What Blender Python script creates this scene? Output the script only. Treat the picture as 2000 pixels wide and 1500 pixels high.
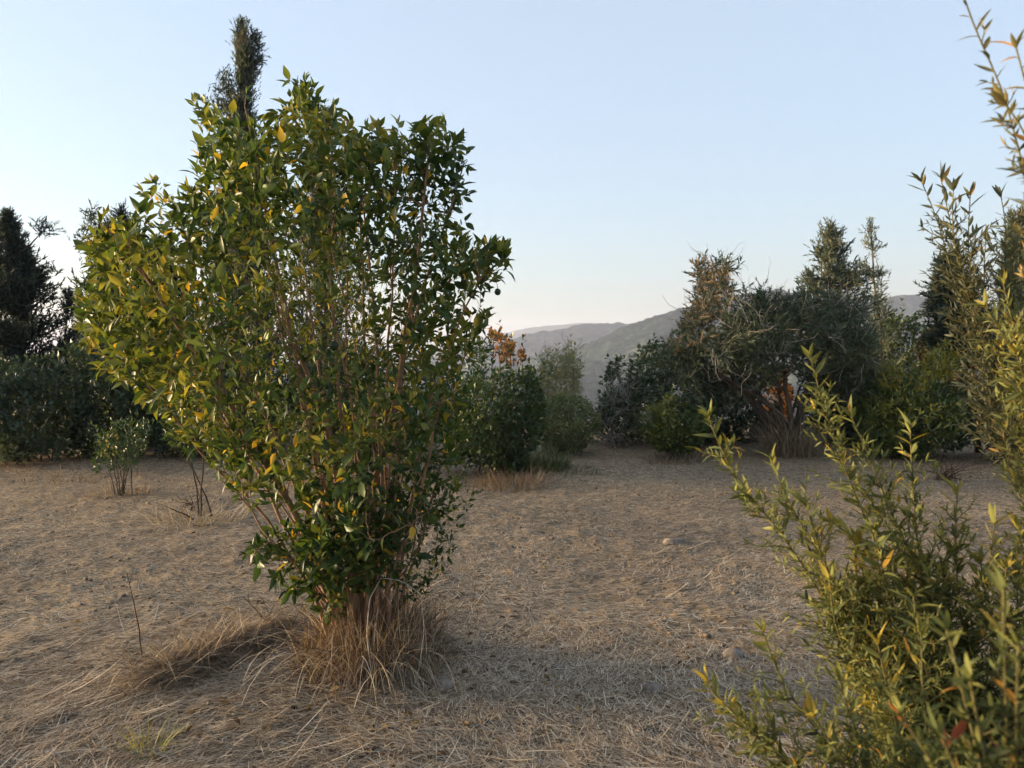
import bpy, math, random
import numpy as np
from mathutils import Matrix, Vector

sc = bpy.context.scene
for o in list(bpy.data.objects):
    bpy.data.objects.remove(o)
C = sc.collection
R = math.radians

DENOISE = True
# ------------------------------------------------------------------ camera, sky, sun, exposure
EYE = 1.55
PITCH = R(1.84)
cam_d = bpy.data.cameras.new("camera")
cam = bpy.data.objects.new("camera", cam_d)
C.objects.link(cam)
cam.location = (0, 0, EYE)
cam.rotation_euler = (R(90) - PITCH, 0, 0)
cam_d.sensor_width = 36
cam_d.lens = 28
cam_d.clip_start = 0.05
cam_d.clip_end = 20000
cam_d.dof.use_dof = True
cam_d.dof.focus_distance = 4.5
cam_d.dof.aperture_fstop = 5.0
sc.camera = cam

SUN_EL, SUN_AZ = 1.2, 82.0          # degrees; azimuth to the left of the view direction
world = bpy.data.worlds.new("World")
sc.world = world
world.use_nodes = True
wn, wl = world.node_tree.nodes, world.node_tree.links
wn.clear()
sky = wn.new("ShaderNodeTexSky")
sky.sky_type = "NISHITA"
sky.sun_disc = False
sky.sun_elevation = R(SUN_EL)
sky.sun_rotation = R(-SUN_AZ)
sky.altitude = 300
sky.air_density = 1.0
sky.dust_density = 2.4
sky.ozone_density = 2.6
bg = wn.new("ShaderNodeBackground")
bg.inputs["Strength"].default_value = 0.14
out = wn.new("ShaderNodeOutputWorld")
veil = wn.new("ShaderNodeMix")          # thin pale evening veil over the whole sky
veil.data_type = "RGBA"
veil.inputs[0].default_value = 0.50
veil.inputs[7].default_value = (.70, .77, .82, 1)
wl.new(sky.outputs[0], veil.inputs[6])
wl.new(veil.outputs[2], bg.inputs[0])
wl.new(bg.outputs[0], out.inputs[0])

sun_d = bpy.data.lights.new("sun", "SUN")
sun = bpy.data.objects.new("sun", sun_d)
C.objects.link(sun)
sun_d.energy = 4.6
sun_d.angle = R(20)
sun_d.color = (1.0, 0.74, 0.44)
to_sun = Vector((-math.sin(R(SUN_AZ)) * math.cos(R(SUN_EL)), math.cos(R(SUN_AZ)) * math.cos(R(SUN_EL)), math.sin(R(SUN_EL))))
sun.rotation_euler = to_sun.to_track_quat("Z", "Y").to_euler()
sun.location = (-20, 6, 12)

sc.view_settings.view_transform = "Standard"
sc.view_settings.look = "None"
sc.view_settings.exposure = 3.2
sc.view_settings.gamma = 1.0
sc.view_settings.use_curve_mapping = False
sc.render.engine = "CYCLES"
sc.cycles.max_bounces = 6
sc.cycles.diffuse_bounces = 3
sc.cycles.glossy_bounces = 2
sc.cycles.transmission_bounces = 4
sc.cycles.volume_bounces = 1
sc.cycles.use_denoising = DENOISE
sc.cycles.denoiser = 'OPENIMAGEDENOISE'
sc.cycles.denoising_prefilter = 'ACCURATE'

# ------------------------------------------------------------------ small maths
F = 28.0 / 36.0 * 2000.0
CP, SP = math.cos(PITCH), math.sin(PITCH)

def P(px, py, D):
    """world point at forward distance D that shows at photo pixel (px, py)"""
    px, py, D = np.asarray(px, float), np.asarray(py, float), np.asarray(D, float)
    x, z = (px - 1000.0) / F, -(py - 750.0) / F
    y = CP + z * SP
    w = z * CP - SP
    t = D / y
    return np.stack([x * t, D + 0 * t, EYE + w * t], -1)

def PIX(p):
    """photo pixel of world points"""
    p = np.asarray(p, float)
    x, y, z = p[..., 0], p[..., 1], p[..., 2] - EYE
    d = y * CP - z * SP
    u = y * SP + z * CP
    return np.stack([1000 + F * x / d, 750 - F * u / d], -1), d

def hash2(ix, iy, seed):
    h = (ix.astype(np.int64) * 374761393 + iy.astype(np.int64) * 668265263 + seed * 144665) & 0xFFFFFFFF
    h = ((h ^ (h >> 13)) * 1274126177) & 0xFFFFFFFF
    return ((h ^ (h >> 16)) & 0xFFFF) / 65535.0

def vnoise(x, y, seed=0):
    ix, iy = np.floor(x), np.floor(y)
    fx, fy = x - ix, y - iy
    fx, fy = fx * fx * (3 - 2 * fx), fy * fy * (3 - 2 * fy)
    a, b = hash2(ix, iy, seed), hash2(ix + 1, iy, seed)
    c, d = hash2(ix, iy + 1, seed), hash2(ix + 1, iy + 1, seed)
    return (a + (b - a) * fx) * (1 - fy) + (c + (d - c) * fx) * fy

def fbm(x, y, octv=4, seed=0):
    s, a, n = 0, 0.5, 0
    for k in range(octv):
        s = s + a * (vnoise(x * 2 ** k, y * 2 ** k, seed + k * 17) - 0.5)
        a *= 0.5
    return s

def g0(px, py):
    """flat ground point under a photo pixel"""
    x, z = (px - 1000.0) / F, -(py - 750.0) / F
    y, w = CP + z * SP, z * CP - SP
    t = -EYE / w
    return np.array([x * t, y * t])

CIT = g0(722, 1300)
HEAP_A, HEAP_B = g0(285, 1345), g0(545, 1240)

def seg_dist(x, y, a, b):
    d = b - a
    t = np.clip(((x - a[0]) * d[0] + (y - a[1]) * d[1]) / (d @ d), 0, 1)
    return np.hypot(x - a[0] - t * d[0], y - a[1] - t * d[1])

def gh(x, y):
    """ground height"""
    x, y = np.asarray(x, float), np.asarray(y, float)
    r = np.hypot(x, y)
    near = np.clip(1 - r / 40, 0, 1)
    h = 0.13 * fbm(x * 0.33, y * 0.33, 3, 5) * near
    h = h + 0.035 * fbm(x * 1.7, y * 1.7, 3, 9) * near
    fine = np.clip(1 - r / 22, 0, 1)
    h = h + fine * (0.040 * fbm(x * 7, y * 7, 3, 21) + 0.045 * np.maximum(fbm(x * 22, y * 22, 2, 31), -0.05))
    h = h + 0.10 * np.exp(-((x - CIT[0]) ** 2 + (y - CIT[1]) ** 2) / 0.22)
    h = h + 0.055 * np.exp(-(seg_dist(x, y, HEAP_A, HEAP_B) / 0.11) ** 2)
    drop = np.clip(y - 19, 0, 160)
    h = h - drop * 0.28 * np.clip(drop / 6, 0, 1)
    h = h + np.clip((y - 60) / 200, 0, 1) * 5 * fbm(x * 0.01, y * 0.01, 3, 77)
    return h

def G(px, py):
    a = g0(px, py)
    return np.array([a[0], a[1], float(gh(a[0], a[1]))])

def unit(v):
    v = np.asarray(v, float)
    return v / np.maximum(np.linalg.norm(v, axis=-1, keepdims=True), 1e-9)

# ------------------------------------------------------------------ mesh building
def new_mesh(name, parts, mat, origin=(0, 0, 0), smooth=False):
    """parts: list of (verts (n,3), faces (m,k), tone scalar or (n,))"""
    me = bpy.data.meshes.new(name)
    vs, tn, fl, ft, fs, off, lo = [], [], [], [], [], 0, 0
    for v, f, t in parts:
        if len(v) == 0 or len(f) == 0:
            continue
        v = np.asarray(v, float); f = np.asarray(f, np.int64)
        vs.append(v); tn.append(np.broadcast_to(np.asarray(t, float), (len(v),)))
        k = f.shape[1]
        fl.append((f + off).ravel())
        fs.append(lo + np.arange(len(f)) * k); ft.append(np.full(len(f), k))
        off += len(v); lo += f.size
    V = np.concatenate(vs) - np.asarray(origin, float)
    L = np.concatenate(fl).astype(np.int32); S = np.concatenate(fs).astype(np.int32)
    T = np.concatenate(ft).astype(np.int32)
    me.vertices.add(len(V)); me.vertices.foreach_set("co", V.astype(np.float32).ravel())
    me.loops.add(len(L)); me.loops.foreach_set("vertex_index", L)
    me.polygons.add(len(S)); me.polygons.foreach_set("loop_start", S)
    try:
        me.polygons.foreach_set("loop_total", T)
    except Exception:
        pass
    a = me.attributes.new("tone", "FLOAT", "POINT")
    a.data.foreach_set("value", np.concatenate(tn).astype(np.float32))
    me.update(calc_edges=True)
    if smooth:
        me.polygons.foreach_set("use_smooth", np.ones(len(S), bool))
    me.materials.append(mat)
    return me

def link(name, me, parent=None, kind=None):
    o = bpy.data.objects.new(name, me)
    C.objects.link(o)
    if parent is not None:
        o.parent = parent
    if kind:
        o["kind"] = kind
    return o

def thing(name, label, cat, loc, group=None):
    o = bpy.data.objects.new(name, None)
    o.empty_display_size = 0.2
    C.objects.link(o)
    o.location = [float(q) for q in loc]
    o["label"] = label; o["category"] = cat
    if group:
        o["group"] = group
    return o

def tag(o, label, cat, group=None):
    o["label"] = label; o["category"] = cat
    if group:
        o["group"] = group
    return o

def tube(pts, r0, r1, sides=5):
    pts = np.asarray(pts, float); n = len(pts)
    t = np.gradient(pts, axis=0); t = unit(t)
    ref = np.array([0.31, 0.17, 0.93]) if abs(t[0][2]) < 0.8 else np.array([0.9, 0.4, 0.1])
    a = unit(np.cross(t, ref)); b = np.cross(t, a)
    r = (r0 + (r1 - r0) * np.linspace(0, 1, n))[:, None, None] if np.isscalar(r0) else np.asarray(r0)[:, None, None]
    th = np.linspace(0, 2 * np.pi, sides, endpoint=False)
    ring = pts[:, None] + r * (np.cos(th)[None, :, None] * a[:, None] + np.sin(th)[None, :, None] * b[:, None])
    V = ring.reshape(-1, 3)
    i = np.arange(n - 1)[:, None] * sides; j = np.arange(sides)[None]; k = (j + 1) % sides
    Fq = np.stack([i + j, i + k, i + sides + k, i + sides + j], -1).reshape(-1, 4)
    return V, Fq

def stamp(tv, tf, pos, d, nrm, size, wid=None):
    d = unit(d); nrm = unit(nrm - d * (nrm * d).sum(-1, keepdims=True)); s = np.cross(d, nrm)
    size = np.asarray(size, float)[:, None, None]
    w = 1.0 if wid is None else np.asarray(wid, float)[:, None, None]
    V = pos[:, None] + size * (tv[None, :, 0:1] * w * s[:, None] + tv[None, :, 1:2] * d[:, None] + tv[None, :, 2:3] * nrm[:, None])
    Ff = tf[None] + (np.arange(len(pos)) * len(tv))[:, None, None]
    return V.reshape(-1, 3), Ff.reshape(-1, tf.shape[1])

def leaf_template(rows, prof, width, fold, curve, twist=0.0):
    ts = np.asarray(rows); hw = np.asarray(prof) * width * 0.5
    V = []
    for t, h in zip(ts, hw):
        zc = -curve * t * t
        c, s = math.cos(twist * t), math.sin(twist * t)
        for e in (-1, 0, 1):
            x, z = e * h, abs(e) * h * fold
            V.append((x * c - z * s, t, zc + x * s + z * c))
    V = np.array(V); T = []
    for i in range(len(ts) - 1):
        a = i * 3
        for e in (0, 1):
            p, q, r, u = a + e, a + e + 1, a + e + 4, a + e + 3
            if hw[i] < 1e-6:
                T.append((p, r, u)) if e == 0 else T.append((p, r, u))
            elif hw[i + 1] < 1e-6:
                T.append((p, q, a + 4))
            else:
                T += [(p, q, r), (p, r, u)]
    return V, np.array(T)

CITRUS = [leaf_template([0, .10, .30, .54, .80, 1], [.05, .10, .80, 1, .52, 0], w, fo, cu, tw)
          for w, fo, cu, tw in ((.38, .55, .12, .2), (.44, .35, .34, -.4), (.34, .8, -.10, .5), (.40, .6, .5, .2), (.46, .2, .05, -.25))]
LANCE = [leaf_template([0, .2, .5, .78, 1], [.35, .9, 1, .55, 0], w, fo, cu, tw)
         for w, fo, cu, tw in ((.20, .5, .12, .3), (.24, .3, -.12, -.4), (.17, .7, .3, .6), (.25, .35, .05, -.2), (.20, .5, .45, .3))]
SMALL = [leaf_template([0, .45, 1], [.1, 1, 0], w, fo, cu, 0) for w, fo, cu in ((.46, .4, .1), (.36, .5, .3), (.55, .3, -.1))]
def kite(w, fold, curve, k=.45):
    return np.array([(0, 0, 0), (-w / 2, k, fold * w / 2 - curve * .2), (w / 2, k, fold * w / 2 - curve * .2), (0, 1, -curve)]), np.array([(0, 3, 1), (0, 2, 3)])
FAR = [kite(.5, .5, .1), kite(.42, .3, .3), kite(.6, .6, -.1)]
FAR_NARROW = [kite(.26, .4, .1), kite(.3, .5, .3)]
NARROW = [leaf_template([0, .45, 1], [.2, 1, 0], w, fo, cu, 0) for w, fo, cu in ((.22, .4, .1), (.18, .5, .3), (.26, .3, -.1))]

def frond_template(seed, n=5, ang=0.7, blade=0.36, w=0.10):
    rg = np.random.default_rng(seed)
    V, T = [], []
    def tri(p, d, l, ww):
        d = unit(d); s = unit(np.cross(d, rg.normal(size=3)))
        k = len(V)
        V.extend([p - s * ww * .5, p + s * ww * .5, p + d * l * .55 + s * ww * .45, p + d * l]); T.extend([(k, k + 1, k + 2), (k, k + 2, k + 3)])
    for i in range(n):
        t = i / n * 0.85
        sd = 1 if i % 2 else -1
        p = np.array([0, t, -0.12 * t * t])
        a = ang * rg.uniform(.6, 1.3)
        th = rg.uniform(-.9, .9)
        tri(p, np.array([sd * math.sin(a) * math.cos(th), math.cos(a), math.sin(a) * math.sin(th)]), blade * rg.uniform(.7, 1.2), w)
    tri(np.array([0, .55, -.04]), np.array([0, 1, -.15]), .5, w * 1.2)
    tri(np.array([0, 0, 0]), np.array([0, 1, -.05]), .7, w)
    return np.array(V), np.array(T)
FROND = [frond_template(k) for k in range(4)]
FROND_WIDE = [frond_template(10 + k, 6, 1.0, .42, .13) for k in range(4)]

# ------------------------------------------------------------------ materials
def mat_base(name):
    m = bpy.data.materials.new(name); m.use_nodes = True
    n, l = m.node_tree.nodes, m.node_tree.links
    n.clear()
    o = n.new("ShaderNodeOutputMaterial")
    return m, n, l, o

def ramp(n, stops):
    r = n.new("ShaderNodeValToRGB")
    e = r.color_ramp.elements
    while len(e) < len(stops):
        e.new(0.5)
    for q, (p, c) in zip(e, stops):
        q.position = p; q.color = (*c, 1)
    return r

def leaf_mat(name, stops, trans=0.3, rough=0.42, spec=0.45, back=1.25):
    m, n, l, o = mat_base(name)
    at = n.new("ShaderNodeAttribute"); at.attribute_name = "tone"
    rp = ramp(n, stops)
    tc = n.new("ShaderNodeTexCoord")
    ns = n.new("ShaderNodeTexNoise"); ns.inputs["Scale"].default_value = 45; ns.inputs["Detail"].default_value = 3
    l.new(tc.outputs["Object"], ns.inputs["Vector"])
    ad = n.new("ShaderNodeMath"); ad.operation = "MULTIPLY_ADD"; ad.inputs[1].default_value = 0.16; ad.inputs[2].default_value = -0.08
    l.new(ns.outputs["Fac"], ad.inputs[0])
    sm = n.new("ShaderNodeMath"); sm.operation = "ADD"; sm.use_clamp = True
    l.new(at.outputs["Fac"], sm.inputs[0]); l.new(ad.outputs[0], sm.inputs[1])
    l.new(sm.outputs[0], rp.inputs[0])
    geo = n.new("ShaderNodeNewGeometry")
    bk = n.new("ShaderNodeMix"); bk.data_type = "RGBA"; bk.blend_type = "MULTIPLY"
    bk.inputs[7].default_value = (back, back, back * 1.05, 1)
    l.new(geo.outputs["Backfacing"], bk.inputs[0]); l.new(rp.outputs[0], bk.inputs[6])
    pb = n.new("ShaderNodeBsdfPrincipled")
    pb.inputs["Roughness"].default_value = rough
    pb.inputs["Specular IOR Level"].default_value = spec
    l.new(bk.outputs[2], pb.inputs["Base Color"])
    tr = n.new("ShaderNodeBsdfTranslucent")
    tm = n.new("ShaderNodeMix"); tm.data_type = "RGBA"; tm.blend_type = "MULTIPLY"; tm.inputs[0].default_value = 1
    tm.inputs[7].default_value = (1.5, 1.35, 0.6, 1)
    l.new(rp.outputs[0], tm.inputs[6]); l.new(tm.outputs[2], tr.inputs["Color"])
    mx = n.new("ShaderNodeMixShader"); mx.inputs[0].default_value = trans
    l.new(pb.outputs[0], mx.inputs[1]); l.new(tr.outputs[0], mx.inputs[2]); l.new(mx.outputs[0], o.inputs[0])
    return m

def bark_mat(name, a, b, scale=30, rough=0.9):
    m, n, l, o = mat_base(name)
    tc = n.new("ShaderNodeTexCoord")
    mp = n.new("ShaderNodeMapping"); mp.inputs["Scale"].default_value = (1, 1, .25)
    l.new(tc.outputs["Object"], mp.inputs[0])
    ns = n.new("ShaderNodeTexNoise"); ns.inputs["Scale"].default_value = scale; ns.inputs["Detail"].default_value = 5
    l.new(mp.outputs[0], ns.inputs["Vector"])
    rp = ramp(n, [(.3, a), (.7, b)])
    l.new(ns.outputs["Fac"], rp.inputs[0])
    pb = n.new("ShaderNodeBsdfPrincipled"); pb.inputs["Roughness"].default_value = rough
    pb.inputs["Specular IOR Level"].default_value = .2
    l.new(rp.outputs[0], pb.inputs["Base Color"])
    bp = n.new("ShaderNodeBump"); bp.inputs["Strength"].default_value = .4; bp.inputs["Distance"].default_value = .004
    l.new(ns.outputs["Fac"], bp.inputs["Height"]); l.new(bp.outputs[0], pb.inputs["Normal"])
    l.new(pb.outputs[0], o.inputs[0])
    return m

M = {}
M["citrus"] = leaf_mat("citrus_leaf", [(0, (.014, .030, .010)), (.30, (.038, .072, .018)), (.52, (.095, .128, .028)), (.72, (.185, .190, .036)), (.87, (.32, .26, .035)), (1, (.55, .34, .03))], .30, .46, .30)
M["citrus_dark"] = leaf_mat("dark_leaf", [(0, (.014, .032, .014)), (.5, (.036, .068, .024)), (.8, (.085, .120, .034)), (1, (.34, .28, .04))], .26, .42, .45)
M["shrub"] = leaf_mat("shrub_leaf", [(0, (.017, .034, .022)), (.5, (.054, .086, .042)), (1, (.17, .19, .075))], .25, .5, .40)
M["shrub_pale"] = leaf_mat("pale_leaf", [(0, (.07, .095, .055)), (.5, (.16, .19, .11)), (1, (.30, .29, .19))], .3, .55, .3)
M["cypress"] = leaf_mat("cypress_spray", [(0, (.013, .024, .022)), (.30, (.030, .048, .040)), (.58, (.13, .155, .105)), (.8, (.165, .16, .10)), (1, (.18, .12, .07))], .2, .7, .2, 1.0)
M["conifer_dry"] = leaf_mat("dry_spray", [(0, (.035, .05, .034)), (.50, (.115, .145, .085)), (.75, (.18, .15, .09)), (1, (.28, .205, .12))], .12, .75, .15, 1.0)
M["autumn"] = leaf_mat("autumn_leaf", [(0, (.07, .04, .018)), (.5, (.19, .085, .028)), (1, (.36, .17, .04))], .3, .5, .3)
M["weed"] = leaf_mat("weed_leaf", [(0, (.032, .044, .020)), (.4, (.088, .108, .038)), (.75, (.175, .178, .050)), (.9, (.28, .21, .035)), (1, (.40, .17, .03))], .28, .62, .22)
M["weed_grey"] = leaf_mat("grey_weed_leaf", [(0, (.045, .055, .038)), (.5, (.085, .095, .058)), (.85, (.17, .15, .06)), (1, (.44, .24, .07))], .28, .55, .3)
M["red_leaf"] = leaf_mat("red_leaf", [(0, (.16, .045, .022)), (.5, (.26, .07, .03)), (1, (.34, .13, .035))], .35, .5, .3)
M["litter"] = leaf_mat("fallen_leaf", [(0, (.05, .034, .022)), (.5, (.14, .09, .05)), (.9, (.26, .18, .09)), (1, (.34, .25, .08))], .1, .8, .1, 1.0)
M["straw"] = leaf_mat("straw_blade", [(0, (.06, .044, .030)), (.30, (.195, .146, .097)), (.70, (.475, .378, .258)), (1, (.70, .62, .47))], .15, .7, .2, 1.0)
M["rust"] = leaf_mat("rust_grass", [(0, (.075, .042, .022)), (.28, (.15, .088, .050)), (.52, (.235, .18, .125)), (.8, (.42, .345, .25)), (1, (.64, .55, .42))], .2, .7, .2, 1.0)
M["fruit"] = leaf_mat("green_fruit", [(0, (.014, .034, .012)), (1, (.022, .048, .016))], 0, .5, .4, 1.0)
M["twig_lit_orange"] = bark_mat("citrus_stem", (.14, .085, .052), (.36, .225, .14), 40)  # stem colour lightened toward orange to carry the warm light
M["twig_green"] = bark_mat("green_twig", (.10, .08, .035), (.24, .17, .085), 60)
M["bark"] = bark_mat("dark_bark", (.045, .033, .025), (.12, .09, .065), 25)
M["grey_twig"] = bark_mat("bare_grey_twig", (.20, .18, .155), (.42, .38, .33), 60)
M["weed_stem"] = bark_mat("weed_stalk", (.07, .065, .025), (.15, .13, .05), 60)
M["dark_twig"] = bark_mat("dead_dark_twig", (.045, .025, .018), (.10, .06, .042), 60)
M["stone"] = bark_mat("field_stone", (.12, .10, .082), (.235, .20, .165), 35)
M["clod"] = bark_mat("soil_clod", (.07, .054, .039), (.21, .165, .12), 25)

def ground_mat():
    m, n, l, o = mat_base("mown_field")
    tc = n.new("ShaderNodeTexCoord")
    def noise(scale, det, sx=1, sy=1):
        mp = n.new("ShaderNodeMapping"); mp.inputs["Scale"].default_value = (sx, sy, 1)
        l.new(tc.outputs["Object"], mp.inputs[0])
        q = n.new("ShaderNodeTexNoise"); q.inputs["Scale"].default_value = scale; q.inputs["Detail"].default_value = det
        l.new(mp.outputs[0], q.inputs["Vector"]); return q
    a, b, c = noise(.55, 4), noise(6, 6), noise(28, 8, 1, 1.8)
    r1 = ramp(n, [(.30, (.075, .056, .040)), (.44, (.22, .170, .115)), (.58, (.35, .275, .188)), (.76, (.45, .385, .285))])
    l.new(c.outputs["Fac"], r1.inputs[0])
    r2 = ramp(n, [(.3, (.62, .60, .58)), (.7, (1.12, 1.06, .98))])
    l.new(b.outputs["Fac"], r2.inputs[0])
    r3 = ramp(n, [(.35, (.82, .80, .78)), (.65, (1.1, 1.08, 1.04))])
    l.new(a.outputs["Fac"], r3.inputs[0])
    def mul(p, q):
        x = n.new("ShaderNodeMix"); x.data_type = "RGBA"; x.blend_type = "MULTIPLY"; x.inputs[0].default_value = 1
        l.new(p, x.inputs[6]); l.new(q, x.inputs[7]); return x.outputs[2]
    col = mul(mul(r1.outputs[0], r2.outputs[0]), r3.outputs[0])
    # valley floor beyond the field: scrub
    sx = n.new("ShaderNodeSeparateXYZ"); l.new(tc.outputs["Object"], sx.inputs[0])
    mr = n.new("ShaderNodeMapRange"); mr.inputs[1].default_value = 19; mr.inputs[2].default_value = 30
    l.new(sx.outputs[1], mr.inputs[0])
    v = noise(.02, 8); rv = ramp(n, [(.35, (.05, .065, .035)), (.55, (.10, .10, .06)), (.7, (.22, .17, .11))])
    l.new(v.outputs["Fac"], rv.inputs[0])
    mx = n.new("ShaderNodeMix"); mx.data_type = "RGBA"
    l.new(mr.outputs[0], mx.inputs[0]); l.new(col, mx.inputs[6]); l.new(rv.outputs[0], mx.inputs[7])
    pb = n.new("ShaderNodeBsdfPrincipled"); pb.inputs["Roughness"].default_value = .95; pb.inputs["Specular IOR Level"].default_value = .1
    l.new(mx.outputs[2], pb.inputs["Base Color"])
    bp = n.new("ShaderNodeBump"); bp.inputs["Strength"].default_value = .7; bp.inputs["Distance"].default_value = .02
    l.new(c.outputs["Fac"], bp.inputs["Height"]); l.new(bp.outputs[0], pb.inputs["Normal"])
    l.new(pb.outputs[0], o.inputs[0])
    return m

def hill_mat(name, stops, scale):
    m, n, l, o = mat_base(name)
    tc = n.new("ShaderNodeTexCoord")
    a = n.new("ShaderNodeTexNoise"); a.inputs["Scale"].default_value = scale; a.inputs["Detail"].default_value = 7; a.inputs["Roughness"].default_value = .68
    l.new(tc.outputs["Object"], a.inputs["Vector"])
    r = ramp(n, stops); l.new(a.outputs["Fac"], r.inputs[0])
    v = n.new("ShaderNodeTexVoronoi"); v.inputs["Scale"].default_value = scale * 8
    l.new(tc.outputs["Object"], v.inputs["Vector"])
    r2 = ramp(n, [(.0, (1.5, 1.5, 1.4)), (.6, (.25, .25, .28))]); l.new(v.outputs["Distance"], r2.inputs[0])
    x = n.new("ShaderNodeMix"); x.data_type = "RGBA"; x.blend_type = "MULTIPLY"; x.inputs[0].default_value = .8
    l.new(r.outputs[0], x.inputs[6]); l.new(r2.outputs[0], x.inputs[7])
    pb = n.new("ShaderNodeBsdfPrincipled"); pb.inputs["Roughness"].default_value = 1; pb.inputs["Specular IOR Level"].default_value = 0
    l.new(x.outputs[2], pb.inputs["Base Color"]); l.new(pb.outputs[0], o.inputs[0])
    return m

# ------------------------------------------------------------------ ground, hills, haze
def build_ground():
    rr = np.concatenate([[0.0], np.geomspace(1.2, 26, 380), np.geomspace(26.4, 3300, 90)])
    ang = np.concatenate([np.linspace(-44, 44, 500), np.linspace(45, 315, 60)])
    th = np.radians(ang)
    RR, TH = np.meshgrid(rr, th, indexing="ij")
    X, Y = RR * np.sin(TH), RR * np.cos(TH)
    V = np.stack([X, Y, gh(X, Y)], -1).reshape(-1, 3)
    nr, na = len(rr), len(th)
    i = np.arange(nr - 1)[:, None] * na; j = np.arange(na)[None]; k = (j + 1) % na
    Q = np.stack([i + j, i + na + j, i + na + k, i + k], -1)[:, :, ::-1].reshape(-1, 4)
    me = new_mesh("ground", [(V, Q, .5)], ground_mat(), smooth=True)
    link("ground", me, kind="structure")
build_ground()

def build_hill(name, ridge, D, front, back, mat, seed, rough=1.0, nx=260, ny=90):
    """ridge: list of photo pixels of the skyline; the slope comes down over `front` metres"""
    rp = np.array(ridge, float)
    px = np.linspace(rp[0, 0], rp[-1, 0], nx)
    py = np.interp(px, rp[:, 0], rp[:, 1])
    k = np.ones(9) / 9
    py = np.convolve(np.pad(py, 4, mode="edge"), k, "valid")
    top = P(px, py, np.full(nx, D))
    low = -46.0
    v = np.linspace(-1, 1, ny)
    VV, II = np.meshgrid(v, np.arange(nx), indexing="ij")
    x = top[II, 0]; zt = top[II, 2]
    y = D + np.where(VV < 0, VV * front, VV * back)
    prof = np.where(VV < 0, (1 + VV), (1 - VV))
    prof = prof ** 1.25
    spur = fbm(x * 0.006, y * 0.0035, 4, seed)
    h = low + (zt - low) * prof
    h = h + (1 - np.abs(1 - 2 * prof) * .0 - prof ** 6) * 62 * spur * rough * np.minimum(prof * 6, 1)
    h = h + 11.0 * rough * fbm(x * 0.06, y * 0.06, 3, seed + 3) + 3.5 * rough * (vnoise(x * .2, y * .28, seed + 8) - .5)
    V = np.stack([x * (y / D) ** .0, y, h], -1).reshape(-1, 3)
    i = np.arange(ny - 1)[:, None] * nx; j = np.arange(nx - 1)[None]
    Q = np.stack([i + j, i + j + 1, i + nx + j + 1, i + nx + j], -1).reshape(-1, 4)
    link(name, new_mesh(name, [(V, Q, .5)], mat, smooth=True), kind="structure")

hm = hill_mat("hill_scrub_haze_tint", [(.36, (.014, .028, .024)), (.50, (.038, .058, .044)), (.60, (.075, .092, .072)), (.74, (.16, .15, .125))], .016)  # scrub colours shifted to blue-green to stand for haze
hm2 = hill_mat("hill_far_haze_tint", [(.35, (.015, .032, .032)), (.58, (.040, .058, .052)), (.75, (.13, .12, .10))], .010)  # far scrub bluer still, haze put into its colour
build_hill("hill", [(880, 740), (1000, 705), (1090, 690), (1150, 668), (1215, 642), (1280, 615), (1335, 601), (1420, 575), (1520, 560), (1600, 590), (1700, 640), (1800, 680), (2000, 720)], 1100, 480, 700, hm, 3)
build_hill("hill", [(700, 720), (900, 690), (1000, 662), (1040, 648), (1085, 645), (1110, 638), (1140, 629), (1170, 627), (1230, 631), (1290, 640), (1400, 660), (1600, 700)], 1750, 420, 500, hm2, 11)
build_hill("hill", [(700, 700), (850, 682), (960, 655), (1040, 638), (1140, 629), (1250, 632), (1360, 640), (1500, 645), (1800, 655), (2100, 690)], 3150, 400, 300, hm2, 31, .5)
build_hill("hill", [(1450, 690), (1600, 625), (1690, 592), (1740, 578), (1775, 574), (1805, 580), (1835, 600), (1900, 622), (2000, 628), (2300, 660), (2700, 690)], 1500, 500, 600, hm, 23)
build_hill("hill", [(-900, 690), (-500, 672), (-150, 690), (40, 696), (160, 688), (240, 694), (400, 705), (700, 712)], 1900, 400, 500, hm2, 41, .6)

def build_haze():
    m, n, l, o = mat_base("pale_haze")
    pv = n.new("ShaderNodeVolumePrincipled")
    pv.inputs["Color"].default_value = (.56, .63, .82, 1)
    pv.inputs["Density"].default_value = HAZE
    pv.inputs["Anisotropy"].default_value = 0.2
    l.new(pv.outputs[0], o.inputs["Volume"])
    a, lo, hi = 3600.0, -60.0, 160.0
    V = np.array([(x, y, z) for x in (-a, a) for y in (-a, a) for z in (lo, hi)])
    Q = np.array([(0, 1, 3, 2), (4, 6, 7, 5), (0, 4, 5, 1), (2, 3, 7, 6), (0, 2, 6, 4), (1, 5, 7, 3)])
    link("haze", new_mesh("haze", [(V, Q, 0)], m), kind="stuff")
HAZE = 0.00026
build_haze()

# ------------------------------------------------------------------ straw and clods on the field
def blades(p0, az, L, w, pitch, curve, nodes, tone, ztop=None):
    """curved ribbons; p0 (n,3) foot, az heading, pitch start angle, curve = bend along the blade"""
    n = len(p0)
    dh = np.stack([np.cos(az), np.sin(az), 0 * az], -1)
    sd = np.stack([-np.sin(az), np.cos(az), 0 * az], -1)
    p = p0.copy(); out_ = []
    for k in range(nodes):
        t = k / (nodes - 1)
        ww = (w * (1 - .75 * t ** 2))[:, None]
        out_.append(p - sd * ww * .5); out_.append(p + sd * ww * .5)
        a = pitch - curve * (t + .5 / (nodes - 1))
        st = (L / (nodes - 1))[:, None]
        p = p + st * (dh * np.cos(a)[:, None] + np.array([0, 0, 1.0]) * np.sin(a)[:, None])
    V = np.stack(out_, 1).reshape(-1, 3)
    b = (np.arange(n) * nodes * 2)[:, None]
    k = np.arange(nodes - 1)[None] * 2
    Q = np.stack([b + k, b + k + 1, b + k + 3, b + k + 2], -1).reshape(-1, 4)
    return V, Q, np.repeat(tone, nodes * 2)

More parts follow.
